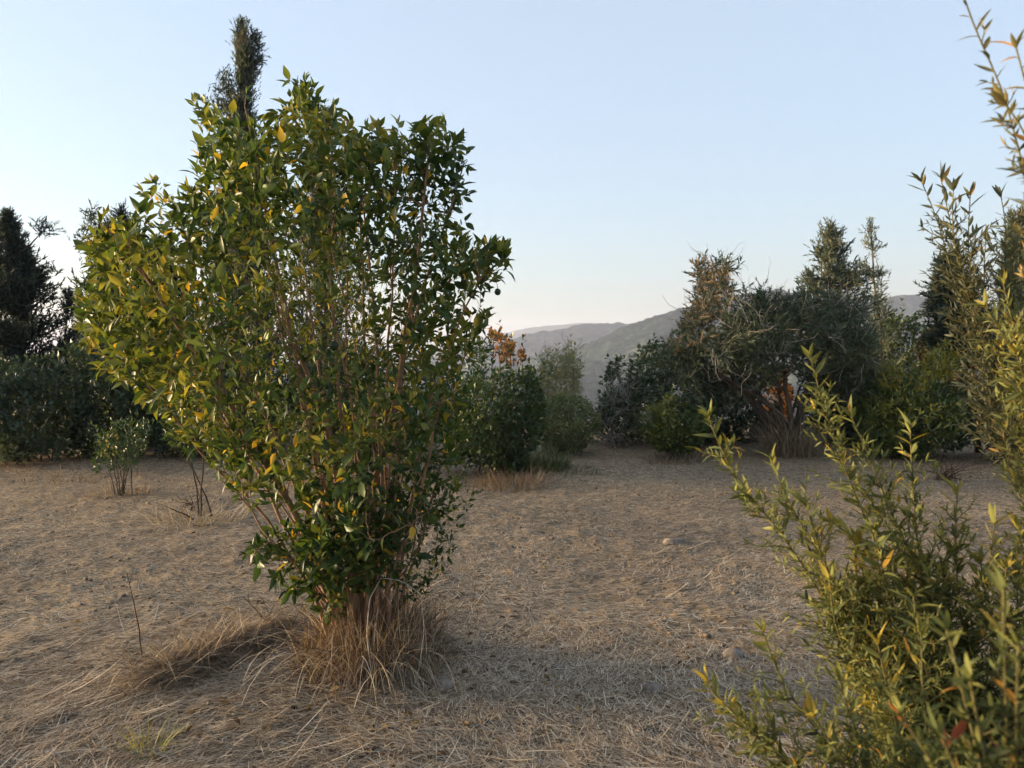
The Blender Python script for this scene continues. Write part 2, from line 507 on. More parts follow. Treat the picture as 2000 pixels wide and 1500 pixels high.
def build_straw():
    rg = np.random.default_rng(7)
    n = 460000
    r = 2.55 * (17.5 / 2.55) ** (rg.random(n) ** 1.15)
    th = R(1) * rg.uniform(-42, 42, n)
    x, y = r * np.sin(th), r * np.cos(th)
    keep = rg.random(n) < np.clip(.45 + 2.0 * (fbm(x * .9, y * .9, 3, 55) + .17), .28, 1)
    x, y, r = x[keep], y[keep], r[keep]; n = len(x)
    flow = 2.2 * fbm(x * .5, y * .5, 2, 61) * np.pi + R(20)
    az = flow + rg.normal(0, .75, n) + np.pi * (rg.random(n) < .5)
    L = rg.uniform(.02, .085, n) * (1 + 1.2 * (rg.random(n) < .10))
    w = .0014 + .0017 * rg.random(n) + .00026 * r
    z = gh(x, y) + rg.uniform(-.004, .016, n)
    pitch = np.abs(rg.normal(0, .16, n))
    cv = pitch * 1.7 + rg.normal(.05, .25, n)
    tone = np.clip(rg.beta(2.0, 1.6, n) + .25 * fbm(x * 1.3, y * 1.3, 2, 71), 0, 1)
    parts = [blades(np.stack([x, y, z], -1), az, L, w, pitch, cv, 3, tone)]
    # long pale stalks
    n = 900
    r = 2.6 * (9 / 2.6) ** rg.random(n); th = R(1) * rg.uniform(-40, 40, n)
    x, y = r * np.sin(th), r * np.cos(th)
    az = 2.2 * fbm(x * .5, y * .5, 2, 61) * np.pi + R(20) + rg.normal(0, .6, n)
    parts.append(blades(np.stack([x, y, gh(x, y) + .012], -1), az, rg.uniform(.12, .30, n), rg.uniform(.003, .006, n),
                        np.abs(rg.normal(.05, .10, n)), rg.normal(.15, .3, n), 4, rg.uniform(.65, 1, n)))
    o = link("straw", new_mesh("straw", parts, M["straw"]), kind="stuff")
    o["label"] = "mown dry straw scattered over the whole bare field"
build_straw()

def build_litter():
    rg = np.random.default_rng(27)
    n = 900
    near = rg.random(n) < .55
    a = rg.uniform(0, 6.283, n); q = .25 + 1.1 * rg.random(n)
    r = 2.7 * (13 / 2.7) ** rg.random(n); th = R(1) * rg.uniform(-42, 42, n)
    x = np.where(near, CIT[0] + q * np.cos(a), r * np.sin(th)); y = np.where(near, CIT[1] + q * np.sin(a), r * np.cos(th))
    pos = np.stack([x, y, gh(x, y) + .012], -1)
    az = rg.uniform(0, 6.283, n)
    d = np.stack([np.cos(az), np.sin(az), rg.normal(0, .35, n)], -1); nn = rg.normal(0, .5, (n, 3)) + np.array([0, 0, 1.0])
    k = rg.integers(0, len(CITRUS), n); parts = []
    s = rg.uniform(.02, .055, n); tone = rg.random(n)
    for i, (tv, tf) in enumerate(CITRUS):
        m = k == i
        V, T = stamp(tv * np.array([1, 1, 2.2]), tf, pos[m], d[m], nn[m], s[m]); parts.append((V, T, np.repeat(tone[m], len(tv))))
    o = link("fallen_leaves", new_mesh("fallen_leaves", parts, M["litter"]), kind="stuff")
    o["label"] = "curled brown fallen leaves lying in the straw round the large citrus tree"
build_litter()

def rock_verts(rg, sub=1):
    import bmesh
    bm = bmesh.new(); bmesh.ops.create_icosphere(bm, subdivisions=sub, radius=1)
    V = np.array([v.co[:] for v in bm.verts]); T = np.array([[q.index for q in f.verts] for f in bm.faces]); bm.free()
    return V, T

def build_clods():
    rg = np.random.default_rng(17)
    V0, T0 = rock_verts(rg, 1)
    n = 15000
    r = 2.6 * (15 / 2.6) ** rg.random(n); th = R(1) * rg.uniform(-42, 42, n)
    x, y = r * np.sin(th), r * np.cos(th)
    keep = rg.random(n) < np.clip(.35 + 2.5 * fbm(x * .8, y * .8, 3, 91), .08, 1)
    x, y, r = x[keep], y[keep], r[keep]; n = len(x)
    s = (.003 + .013 * rg.random(n) ** 3) * (1 + r * .03)
    jit = 1 + .28 * rg.normal(size=(n, len(V0), 1))
    ax = rg.uniform(.7, 1.4, (n, 1, 3)); ax[:, :, 2] *= .65
    V = np.stack([x, y, gh(x, y) + s * .25], -1)[:, None] + V0[None] * jit * ax * s[:, None, None]
    T = T0[None] + (np.arange(n) * len(V0))[:, None, None]
    o = link("clods", new_mesh("clods", [(V.reshape(-1, 3), T.reshape(-1, 3), .5)], M["clod"]), kind="stuff")
    o["label"] = "small crumbs of dry soil lying among the straw"
build_clods()

# ------------------------------------------------------------------ plants
def hermite(p0, t0, p1, t1, n):
    s = np.linspace(0, 1, n)[:, None]
    return (2 * s**3 - 3 * s**2 + 1) * p0 + (s**3 - 2 * s**2 + s) * t0 + (-2 * s**3 + 3 * s**2) * p1 + (s**3 - s**2) * t1

class Grower:
    def __init__(self, seed):
        self.rg = np.random.default_rng(seed)
        self.p = np.zeros((60000, 3)); self.d = np.zeros((60000, 3)); self.r = np.zeros(60000); self.n = 0
        self.lines = []
    def add(self, pts, r0, r1, lvl, skip=0.0):
        pts = np.asarray(pts, float); m = len(pts)
        self.lines.append((pts, r0, r1, lvl))
        k = int(m * skip)
        t = unit(np.gradient(pts, axis=0)); rr = r0 + (r1 - r0) * np.linspace(0, 1, m)
        e = self.n + m - k
        self.p[self.n:e] = pts[k:]; self.d[self.n:e] = t[k:]; self.r[self.n:e] = rr[k:]; self.n = e
    def attach(self, tgt, r0, r1, lvl, n=6, up=.35, bend=.5, wob=.04, tail=None):
        q = tgt - self.p[:self.n]; L = np.linalg.norm(q, axis=1) + 1e-6
        cosd = (q * self.d[:self.n]).sum(1) / L
        s = L * (1.25 - up * q[:, 2] / L - .35 * cosd)
        s[L < .02] += 1
        k = int(np.argmin(s)); l = L[k]
        r0 = min(r0, self.r[k] * .85)
        t1 = q[k] / l * .6 + np.array([0, 0, .45]) if tail is None else tail
        pts = hermite(self.p[k], (self.d[k] * bend + q[k] / l * (1 - bend)) * l, tgt, t1 * l, n)
        pts[1:-1] += self.rg.normal(0, wob * l * .5, (n - 2, 3))
        self.add(pts, r0, min(r1, r0 * .7), lvl)
        return pts

def inside(px, py, poly):
    r = np.zeros(len(px), bool); x0, y0 = poly[-1]
    for x1, y1 in poly:
        c = ((y1 > py) != (y0 > py)) & (px < (x0 - x1) * (py - y1) / (y0 - y1 + 1e-9) + x1)
        r ^= c; x0, y0 = x1, y1
    return r

def edge_dist(px, py, poly):
    b = np.full(len(px), 1e9); x0, y0 = poly[-1]
    for x1, y1 in poly:
        b = np.minimum(b, seg_dist(px, py, np.array([x0, y0], float), np.array([x1, y1], float)))
        x0, y0 = x1, y1
    return b

def envelope(rg, poly, D, depth, n, pad=0.0, outer=.65, dens=None, rim=.12):
    """n points filling the volume whose outline seen from the photo's side is poly"""
    poly = [tuple(map(float, q)) for q in poly]
    xs, ys = [q[0] for q in poly], [q[1] for q in poly]
    got = []; c = 0
    while c < n:
        m = n * 3
        px, py = rg.uniform(min(xs), max(xs), m), rg.uniform(min(ys), max(ys), m)
        ok = inside(px, py, poly)
        px, py = px[ok], py[ok]
        e = edge_dist(px, py, poly)
        ok = e > pad
        if dens is not None:
            ok &= rg.random(len(px)) < dens(px, py)
        px, py, e = px[ok], py[ok], e[ok] * D / F
        half = depth * np.sqrt(np.clip(e / (depth * .8), 0, 1)) + rim * .5
        u = rg.uniform(-1, 1, len(px)); u = np.sign(u) * np.abs(u) ** outer * half
        # measure the outline at the tree's own distance, then push the point in depth
        w = P(px, py, np.full(len(px), D)); w[:, 1] += u
        got.append(w); c += len(w)
    return np.concatenate(got)[:n]

def leaves_on(rg, lines, lvl, step, size, start=.3, spread=.9, upn=.9, tip=2, dropz=0.0, jitter=.5):
    Pp, Dd, Nn, Ss = [], [], [], []
    for pts, r0, r1, lv in lines:
        if lv not in lvl:
            continue
        seg = np.linalg.norm(np.diff(pts, axis=0), axis=1); cum = np.concatenate([[0], np.cumsum(seg)]); L = cum[-1]
        k = max(1, int(L * (1 - start) / step))
        s = L * (start + (1 - start) * (np.arange(k) + rg.random(k) * .6) / k)
        s = np.concatenate([s, np.full(tip, L)])
        pos = np.stack([np.interp(s, cum, pts[:, i]) for i in range(3)], -1)
        t = unit(np.gradient(pts, axis=0)); td = unit(np.stack([np.interp(s, cum, t[:, i]) for i in range(3)], -1))
        ph = rg.uniform(0, 6.28) + np.arange(len(s)) * 2.4
        a = unit(np.cross(td, np.array([.3, .2, .93]))); b = np.cross(td, a)
        rad = np.cos(ph)[:, None] * a + np.sin(ph)[:, None] * b
        sp = np.full(len(s), spread); sp[-tip:] *= .45 if tip else 1
        d = td * .75 + rad * sp[:, None] + rg.normal(0, jitter * .35, (len(s), 3)); d[:, 2] -= dropz
        nn = np.array([0, 0, upn]) + td * .35 + rg.normal(0, jitter, (len(s), 3))
        Pp.append(pos); Dd.append(d); Nn.append(nn); Ss.append(rg.uniform(size[0], size[1], len(s)))
    if not Pp:
        z = np.zeros((0, 3)); return z, z, z, np.zeros(0)
    return np.concatenate(Pp), unit(np.concatenate(Dd)), np.concatenate(Nn), np.concatenate(Ss)

def leaf_mesh_parts(rg, tmpl, pos, d, nn, s, tone):
    parts = []
    k = rg.integers(0, len(tmpl), len(pos))
    for i, (tv, tf) in enumerate(tmpl):
        m = k == i
        if m.any():
            V, T = stamp(tv, tf, pos[m], d[m], nn[m], s[m])
            parts.append((V, T, np.repeat(tone[m], len(tv))))
    return parts

def split_leaves(root, name, tmpl, mat, pos, d, nn, s, tone, rg, keep=300, cell=14, origin=(0, 0, 0)):
    """the `keep` leaves that show largest become objects; the rest one joined part"""
    n = len(pos)
    mid = pos + d * s[:, None] * .5
    px, dep = PIX(mid)
    view = unit(mid - np.array([0, 0, EYE]))
    nu = unit(nn - d * (nn * d).sum(-1, keepdims=True))
    face = np.abs((nu * view).sum(-1)) * .7 + .3
    area = face * (s / np.maximum(dep, .1)) ** 2
    vis = (px[:, 0] > 4) & (px[:, 0] < 1996) & (px[:, 1] > 4) & (px[:, 1] < 1496) & (dep > .2)
    ci = (px // cell).astype(int)
    order = np.argsort(dep); seen = {}; top = np.zeros(n, bool)
    for i in order:
        if vis[i]:
            key = (ci[i, 0], ci[i, 1])
            if key not in seen:
                seen[key] = i; top[i] = True
    sc_ = np.where(top, area, 0)
    pick = np.argsort(-sc_)[:keep]; pick = pick[sc_[pick] > 0]
    sel = np.zeros(n, bool); sel[pick] = True
    lev = np.linspace(.08, .97, 9)
    meshes = {}
    for i in pick:
        a = int(rg.integers(0, len(tmpl))); b = int(np.argmin(np.abs(lev - tone[i])))
        if (a, b) not in meshes:
            meshes[(a, b)] = new_mesh(name, [(tmpl[a][0], tmpl[a][1], lev[b])], mat)
        o = link(name, meshes[(a, b)], root)
        dd = d[i]; n2 = nu[i]; sd = np.cross(dd, n2); z = s[i]; q = pos[i] - np.asarray(origin)
        o.matrix_basis = Matrix(((sd[0] * z, dd[0] * z, n2[0] * z, q[0]), (sd[1] * z, dd[1] * z, n2[1] * z, q[1]), (sd[2] * z, dd[2] * z, n2[2] * z, q[2]), (0, 0, 0, 1)))
    r = ~sel
    if r.any():
        link("foliage", new_mesh("foliage", leaf_mesh_parts(rg, tmpl, pos[r], d[r], nn[r], s[r], tone[r]), mat, origin), root, "stuff")

def tubes(lines, lvl, sides):
    return [(*tube(p, a, b, sides), .5) for p, a, b, l in lines if l in lvl]

# ------------------------------------------------------------------ the big citrus tree
def build_citrus():
    rg = np.random.default_rng(101)
    D = CIT[1]; base = np.array([CIT[0], CIT[1], float(gh(*CIT))])
    root = thing("citrus_tree", "large many-stemmed citrus tree with some yellow leaves, standing in front of all the others", "tree", base)
    main = [(640, 1090), (590, 985), (480, 950), (425, 880), (370, 855), (345, 800), (240, 735), (212, 690), (192, 610), (212, 560), (205, 520),
            (232, 462), (300, 425), (322, 362), (348, 362), (390, 400), (412, 350), (395, 300), (425, 285), (400, 205), (425, 215), (455, 250), (545, 250),
            (580, 225), (577, 165), (605, 165), (625, 235), (680, 245), (715, 270), (770, 262), (835, 255), (865, 258), (920, 300), (925, 360),
            (880, 420), (930, 440), (925, 470), (980, 480), (985, 525), (950, 580), (925, 620), (930, 650), (905, 710), (905, 800), (900, 880), (905, 950),
            (870, 1000), (830, 1080), (780, 1120)]
    low = [(470, 1090), (530, 1035), (600, 1020), (680, 980), (720, 1040), (700, 1100), (640, 1165), (570, 1150), (500, 1115)]
    gr = Grower(102)
    # main stems fan up from the root crown
    tips = [(222, 580), (275, 460), (335, 385), (410, 300), (395, 215), (470, 265), (530, 255), (590, 175), (640, 260), (700, 275), (780, 270),
            (850, 265), (905, 310), (895, 450), (960, 500), (920, 640), (880, 760), (840, 900), (300, 700), (400, 850), (480, 930), (620, 350), (560, 420),
            (730, 420), (680, 520), (500, 520), (420, 600), (790, 560), (600, 640), (760, 700), (520, 1060), (600, 1110)]
    stems = []
    for i, (tx, ty) in enumerate(tips):
        b = base + np.array([(tx - 620) / 420 * .11 + rg.normal(0, .03), rg.normal(0, .07), -.05])
        e = P(tx, ty, D)[None][0]; e[1] += rg.uniform(-.45, .45) if ty < 900 else rg.uniform(-.3, .0)
        l = np.linalg.norm(e - b)
        lean = np.array([(e[0] - b[0]) * .55 + rg.normal(0, .15), (e[1] - b[1]) * .5 + rg.normal(0, .15), .8 * l])
        t1 = (e - b) * np.array([1.2, 1.2, .85])
        pts = hermite(b, lean, e, t1, 14)
        pts[2:-1] += np.cumsum(rg.normal(0, .016, (11, 3)), 0) * np.sin(np.linspace(.2, 3.0, 11))[:, None]
        r0 = .024 if i in (1, 6, 11) else (rg.uniform(.006, .014) if ty < 800 else .007)
        gr.add(pts, r0, .0035, 0, .22)
    sticks = list(gr.lines)
    def dens(px, py):
        hole = np.exp(-(((px - 610) / 150) ** 2 + ((py - 640) / 200) ** 2)) * .38
        hole = np.maximum(hole, .25 * (px > 760) * (py < 900))
        hole = np.maximum(hole, np.clip(1.6 * (vnoise(px / 55.0, py / 55.0, 8) - .58), 0, .7))
        hole = np.maximum(hole, .95 * np.exp(-(((px - 850) / 38) ** 2 + ((py - 430) / 42) ** 2)))
        hole = np.maximum(hole, .9 * np.exp(-(((px - 930) / 40) ** 2 + ((py - 590) / 45) ** 2)))
        hole = np.maximum(hole, .8 * np.exp(-(((px - 375) / 32) ** 2 + ((py - 520) / 35) ** 2)))
        hole = np.maximum(hole, .8 * ((px > 765) & (py > 890)))
        return 1 - hole
    sec = envelope(rg, main, D, .85, 300, 8, .8, dens)
    sec = sec[np.argsort(np.linalg.norm(sec - base, axis=1))]
    for q in sec:
        gr.attach(q, .0055, .0022, 1, 7)
    inner = [(330, 760), (420, 520), (520, 420), (700, 400), (820, 480), (840, 700), (800, 900), (640, 940), (480, 900)]
    for q in envelope(rg, inner, D, .6, 190, 2, 1.0):
        gr.attach(q, .0048, .0016, 4, 9, up=.75, bend=.6, wob=.02)
    for q in envelope(rg, low, D - .18, .25, 26, 4, .8):
        gr.attach(q, .005, .0022, 1, 6, up=.1)
    tw = envelope(rg, main, D, .92, 3600, 10, .62, dens)
    for q in tw:
        gr.attach(q, .0024, .0012, 2, 5, bend=.35)
    for pts, _, _, l in sticks:
        for k in range(9):
            gr.attach(pts[-1] - (pts[-1] - pts[-3]) * rg.random() * .8 + np.array([rg.normal(0, .05), rg.normal(0, .06), rg.uniform(.0, .07)]), .0024, .0012, 2, 5, up=.6, bend=.3)
    for sp_, k_ in (([(568, 165), (608, 160), (622, 245), (578, 245)], 34), ([(385, 200), (425, 200), (440, 250), (400, 260)], 16), ([(945, 480), (985, 478), (990, 530), (945, 540)], 18), ([(835, 252), (868, 252), (872, 300), (838, 300)], 14), ([(925, 620), (950, 605), (950, 640), (925, 660)], 8)):
        for q in envelope(rg, sp_, D, .12, k_, 0, 1.0):
            gr.attach(q, .0028, .0013, 2, 5, up=.8, bend=.3)
    for q in envelope(rg, low, D - .18, .3, 130, 4, .7):
        gr.attach(q, .0024, .0012, 2, 5, up=.1, bend=.3)
    mass = [(590, 950), (740, 940), (800, 960), (790, 1040), (780, 1110), (760, 1085), (745, 1170), (725, 1140), (690, 1190), (640, 1190), (600, 1150), (600, 1060)]
    for q in envelope(rg, mass, D, .5, 330, 6, .5):
        gr.attach(q, .0024, .0012, 2, 5, up=.15, bend=.3)
    # sparse thin shoots low on the other side, small leaves
    thin = [(740, 930), (900, 900), (945, 960), (900, 1030), (880, 1120), (800, 1170), (740, 1120)]
    for q in envelope(rg, thin, D, .4, 260, 2, .8):
        gr.attach(q, .0022, .001, 3, 6, up=.5, wob=.12)
    for k, (pts, a, b, l) in enumerate(sticks):
        link("stem", new_mesh("stem", [(*tube(pts, a, b, 7), .5)], M["twig_lit_orange"], base, True), root)
    link("branches", new_mesh("branches", tubes(gr.lines, (1, 4), 5), M["twig_lit_orange"], base, True), root, "stuff")
    link("twigs", new_mesh("twigs", tubes(gr.lines, (2, 3), 3), M["twig_green"], base, True), root, "stuff")
    pos, d, nn, s = leaves_on(rg, gr.lines, (2,), .024, (.032, .080), .2, .62, .8, 3)
    p2, d2, n2, s2 = leaves_on(rg, gr.lines, (1,), .04, (.036, .078), .45, .95, .8, 2)
    p3, d3, n3, s3 = leaves_on(rg, gr.lines, (3,), .03, (.020, .045), .2, .9, .8, 2)
    pos, d, nn, s = np.concatenate([pos, p2, p3]), np.concatenate([d, d2, d3]), np.concatenate([nn, n2, n3]), np.concatenate([s, s2, s3])
    px, _ = PIX(pos)
    s = s * (1 - .42 * np.exp(-(((px[:, 0] - 620) / 190) ** 2 + ((px[:, 1] - 660) / 210) ** 2)))
    s = (s * np.exp(rg.normal(0, .24, len(s))).clip(.5, 1.35)).clip(.016, .088)
    # warm light put into leaf tone: yellower left and top, darker low and right
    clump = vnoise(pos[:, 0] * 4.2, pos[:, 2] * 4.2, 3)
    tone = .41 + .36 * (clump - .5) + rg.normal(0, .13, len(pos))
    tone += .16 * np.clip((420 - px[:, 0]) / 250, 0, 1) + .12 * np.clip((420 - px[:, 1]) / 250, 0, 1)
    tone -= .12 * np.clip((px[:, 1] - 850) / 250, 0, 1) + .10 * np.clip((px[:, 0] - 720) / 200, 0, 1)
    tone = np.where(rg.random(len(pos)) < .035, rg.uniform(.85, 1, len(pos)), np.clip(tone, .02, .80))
    dd0 = d.copy(); wilt = rg.random(len(pos)) < .08; d[wilt, 2] -= 1.1; d = unit(d)
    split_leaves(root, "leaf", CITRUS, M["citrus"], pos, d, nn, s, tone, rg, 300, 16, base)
    V0, T0 = rock_verts(rg, 3)
    for (fx, fy, dd) in ((575, 453, -.5), (652, 675, -.45), (972, 570, -.05), (820, 640, -.4)):
        c = P(fx, fy, D + dd); q_ = .016 if fx > 900 else .021; V = V0 * np.array([q_, q_, q_ * 1.06]) * (1 + .03 * rg.normal(size=(len(V0), 1))) + c
        near = gr.p[:gr.n]; k = int(np.argmin(np.linalg.norm(near - (c + np.array([0, 0, .06])), axis=1)))
        f = link("fruit", new_mesh("fruit", [(V, T0, .5)], M["fruit"], base, True), root)
        st = hermite(near[k], np.array([0, 0, .02]), c + np.array([0, 0, q_]), np.array([0, 0, -.06]), 5)
        link("fruit_stalk", new_mesh("fruit_stalk", [(*tube(st, .0014, .0014, 4), .5)], M["twig_green"], base), f)
    tv, tf = CITRUS[1]
    V, T = stamp(tv, tf, P(663, 975, D - .55)[None], np.array([[.25, -.3, -.8]]), np.array([[.1, -1, .2]]), np.array([.062]))
    o = link("leaf", new_mesh("leaf", [(V, T, 1.0)], M["citrus"], base), root); o["label"] = "bright yellow leaf low in the crown"
    # dry grass skirt and dead twigs tangled in it
    n = 8500
    a = rg.uniform(0, 6.283, n); rr = .35 * rg.random(n) ** .6
    x, y = base[0] + .03 + rr * 1.1 * np.cos(a), base[1] - .04 + rr * np.sin(a)
    az = np.where(rg.random(n) < .35, a + rg.normal(0, .7, n), rg.uniform(0, 6.283, n))
    L = rg.uniform(.10, .50, n) * np.clip(1.2 - .9 * (rr / .35), .3, 1); pitch = rg.uniform(.2, 1.45, n); cv = rg.normal(.9, 1.3, n)
    cl = vnoise(x * 13, y * 13, 41); L = L * (.40 + 1.15 * cl)
    az = az + 2.5 * (vnoise(x * 9, y * 9, 43) - .5)
    red = np.clip(.15 - (x - base[0]) * 3.0, 0, 1)
    tone = np.clip(rg.beta(1.4, 2.0, n) * .9 + .12 + .5 * (vnoise(x * 8, y * 8, 47) - .5) - .30 * red * (rg.random(n) < .8), 0, 1)
    z = gh(x, y) - .01 + rg.random(n) ** 2 * .20 * np.clip(1 - rr / .3, 0, 1)
    sk = [blades(np.stack([x, y, z], -1), az, L, rg.uniform(.002, .0042, n), pitch, cv, 6, tone)]
    o = link("dry_grass", new_mesh("dry_grass", sk, M["rust"]), kind="stuff")
    o["label"] = "rusty dry grass standing round the foot of the large citrus tree"
    m = 90; a2 = rg.uniform(0, 6.283, m); r2_ = .40 * np.sqrt(rg.random(m))
    x2, y2 = base[0] + .03 + r2_ * 1.1 * np.cos(a2), base[1] - .06 + r2_ * np.sin(a2)
    pale = blades(np.stack([x2, y2, gh(x2, y2)], -1), a2 + rg.normal(0, .8, m), rg.uniform(.25, .60, m), rg.uniform(.003, .005, m), rg.uniform(1.0, 1.5, m), rg.uniform(.8, 2.8, m), 8, rg.uniform(.85, 1, m))
    o = link("dry_grass", new_mesh("dry_grass", [pale], M["rust"]), kind="stuff"); o["label"] = "bleached grass stalks bent over the foot of the large citrus tree"
    tw_ = []
    for k in range(120):
        a_ = rg.uniform(0, 6.283); r_ = .30 * math.sqrt(rg.random())
        p = base + np.array([.03 + r_ * math.cos(a_), r_ * math.sin(a_) - .03, 0]); dd = unit(np.array([math.cos(a_) * .5 + rg.normal(0, .5), math.sin(a_) * .5 + rg.normal(0, .5), .8])); pts = [p]
        for _ in range(7):
            dd = unit(dd + rg.normal(0, .36, 3)); p = p + dd * rg.uniform(.04, .09); pts.append(p)
        tw_.append((*tube(np.array(pts), .0022, .0008, 3), .5))
    link("dead_shoots", new_mesh("dead_shoots", tw_, M["dark_twig"], base), root, "stuff")
    # bleached stalks arching out of it
    r2 = thing("bleached_stalk", "long bleached stalk arching over the dry grass at the foot of the large citrus tree", "dry stalk", base)
    y0 = D - .36
    arch = [P(728, 1330, y0), P(716, 1240, y0), P(722, 1170, y0), P(745, 1128, y0), P(785, 1135, y0), P(822, 1160, y0), P(829, 1230, y0), P(820, 1300, y0), P(808, 1338, y0)]
    arch = np.array(arch); t = np.linspace(0, 1, len(arch)); tt = np.linspace(0, 1, 28)
    arch = np.stack([np.interp(tt, t, arch[:, i]) for i in range(3)], -1)
    link("stalk", new_mesh("stalk", [(*tube(arch, .0028, .0018, 5), .5)], M["grey_twig"], base, True), r2)
    for k in (5, 9, 13, 16):
        b = arch[k] + np.cumsum(np.array([[rg.normal(0, .01), -.004, -.02]] * 5), 0)
        link("side_twig", new_mesh("side_twig", [(*tube(b, .0012, .0007, 3), .5)], M["grey_twig"], base), r2)
build_citrus()

# ------------------------------------------------------------------ generic shrub / small tree
def bush(name, label, cat, base_px, poly, depth, leafm, tmpl, size, nsec, ntw, seed, stems=9, step=.034, group=None, tone=(.45, .16), dead=0, stemr=.02,
         stemm="bark", accents=(), D=None, spread_b=.15, hole=None, lvl0=None, dropz=0.0, tip=2, shoots=34, spikes=(), clump=1.5, wobk=1.0, deadm="grey_twig"):
    rg = np.random.default_rng(seed)
    base = G(*base_px)
    if D is not None:
        q = P(base_px[0], base_px[1], D); base = np.array([q[0], D, float(gh(q[0], D))])
    D = base[1]
    root = thing(name, label, cat, base, group)
    gr = Grower(seed + 1)
    tg = envelope(rg, poly, D, depth * .8, stems, 4, .7)
    for e in tg:
        b = base + np.array([rg.normal(0, spread_b), rg.normal(0, spread_b), -.05])
        l = np.linalg.norm(e - b)
        pts = hermite(b, np.array([(e[0] - b[0]) * .3, (e[1] - b[1]) * .3, .9 * l]), e, (e - b) * np.array([1.2, 1.2, .7]), 9)
        pts[2:-1] += rg.normal(0, .02 * l * .3, (6, 3))
        gr.add(pts, stemr * rg.uniform(.7, 1.2), stemr * .25, 0, .25)
    sec = envelope(rg, poly, D, depth, nsec, 2, .8)
    for q in sec[np.argsort(np.linalg.norm(sec - base, axis=1))]:
        gr.attach(q, stemr * .4, stemr * .15, 1, 6)
    tq = envelope(rg, poly, D, depth * 1.05, int(ntw * clump), 2, .5, hole)
    cl = vnoise(tq[:, 0] * 2.3 + seed, tq[:, 2] * 2.3 + tq[:, 1], seed) + .5 * vnoise(tq[:, 0] * 6, tq[:, 2] * 6 + tq[:, 1] * 3, seed + 5)
    tq = tq[np.argsort(-cl)[:ntw]]
    wob = np.stack([fbm(tq[:, 0] * 1.9 + 9 * k, tq[:, 2] * 1.9 + tq[:, 1], 3, seed + k) for k in range(3)], -1)
    tq = tq + wob * np.array([.55, .5, .55]) * min(1.0, depth) * wobk
    tq[:, 2] = np.maximum(tq[:, 2], gh(tq[:, 0], tq[:, 1]) + .02)
    for q in tq:
        gr.attach(q, stemr * .15, stemr * .07, 2, 4, bend=.3)
    for (sx_, sy_) in spikes:
        e = P(sx_, sy_, D - rg.uniform(.1, .4))
        ps_ = gr.attach(e, stemr * .25, stemr * .08, 2, 8, up=.9, bend=.2)
        for k in range(8):
            q = ps_[-1] - (ps_[-1] - ps_[3]) * k / 8
            gr.attach(q + np.array([rg.normal(0, .09), rg.normal(0, .09), rg.uniform(.02, .10)]), stemr * .12, stemr * .06, 2, 4)
    topz = np.quantile(tq[:, 2], .55)
    hi = tq[tq[:, 2] > topz]
    for q in hi[rg.integers(0, len(hi), shoots)]:
        gr.attach(q + np.array([rg.normal(0, .10), rg.normal(0, .1), rg.uniform(.08, .38) * min(1, depth)]), stemr * .16, stemr * .06, 2, 5, up=.8, bend=.2)
    link("stems", new_mesh("stems", tubes(gr.lines, (0,), 6), M[stemm], base, True), root)
    link("branches", new_mesh("branches", tubes(gr.lines, (1, 2), 3), M[stemm], base), root, "stuff")
    pos, d, nn, s = leaves_on(rg, gr.lines, (2,), step, size, .15, .95, .8, tip, dropz)
    p2, d2, n2, s2 = leaves_on(rg, gr.lines, (1,), step * 1.2, size, .4, .95, .8, 2, dropz)
    pos, d, nn, s = np.concatenate([pos, p2]), np.concatenate([d, d2]), np.concatenate([nn, n2]), np.concatenate([s, s2])
    tn = np.clip(tone[0] + tone[1] * 2.2 * (vnoise(pos[:, 0] * 2.6 + seed, pos[:, 2] * 2.6, seed) - .5) + rg.normal(0, tone[1], len(pos)), 0, .88)
    px, _ = PIX(pos)
    am = np.zeros(len(pos), bool); extra = []
    for (ax, ay, ar, am_name, prob) in accents:
        h = (np.hypot((px[:, 0] - ax), (px[:, 1] - ay)) < ar) & (rg.random(len(pos)) < prob)
        if am_name is None:
            tn[h] = rg.uniform(.85, 1, h.sum())
        else:
            extra.append((h & ~am, am_name)); am |= h
    link("foliage", new_mesh("foliage", leaf_mesh_parts(rg, tmpl, pos[~am], d[~am], nn[~am], s[~am], tn[~am]), M[leafm], base), root, "stuff")
    for h, mn in extra:
        if h.any():
            link("autumn_foliage" if mn == "autumn" else "lit_tint_foliage", new_mesh("foliage_patch", leaf_mesh_parts(rg, tmpl, pos[h], d[h], nn[h], s[h], rg.random(h.sum())), M[mn], base), root, "stuff")
    if dead:
        gl = []
        k0 = rg.integers(0, gr.n, dead)
        for k in k0:
            p, dd = gr.p[k].copy(), gr.d[k].copy(); pts = [p]
            st = rg.uniform(.03, .075) * max(1, D / 9)
            dd = unit(dd + rg.normal(0, .5, 3) + np.array([0, -.25, .35]))
            for _ in range(rg.integers(4, 9)):
                dd = unit(dd + rg.normal(0, .28, 3)); p = p + dd * st; pts.append(p)
            gl.append((*tube(np.array(pts), (.0062 if dead > 300 else .0045) * D / 12, .0018 * D / 12, 3), .5))
        link("bare_twigs", new_mesh("bare_twigs", gl, M[deadm], base), root, "stuff")
    return root, gr, base

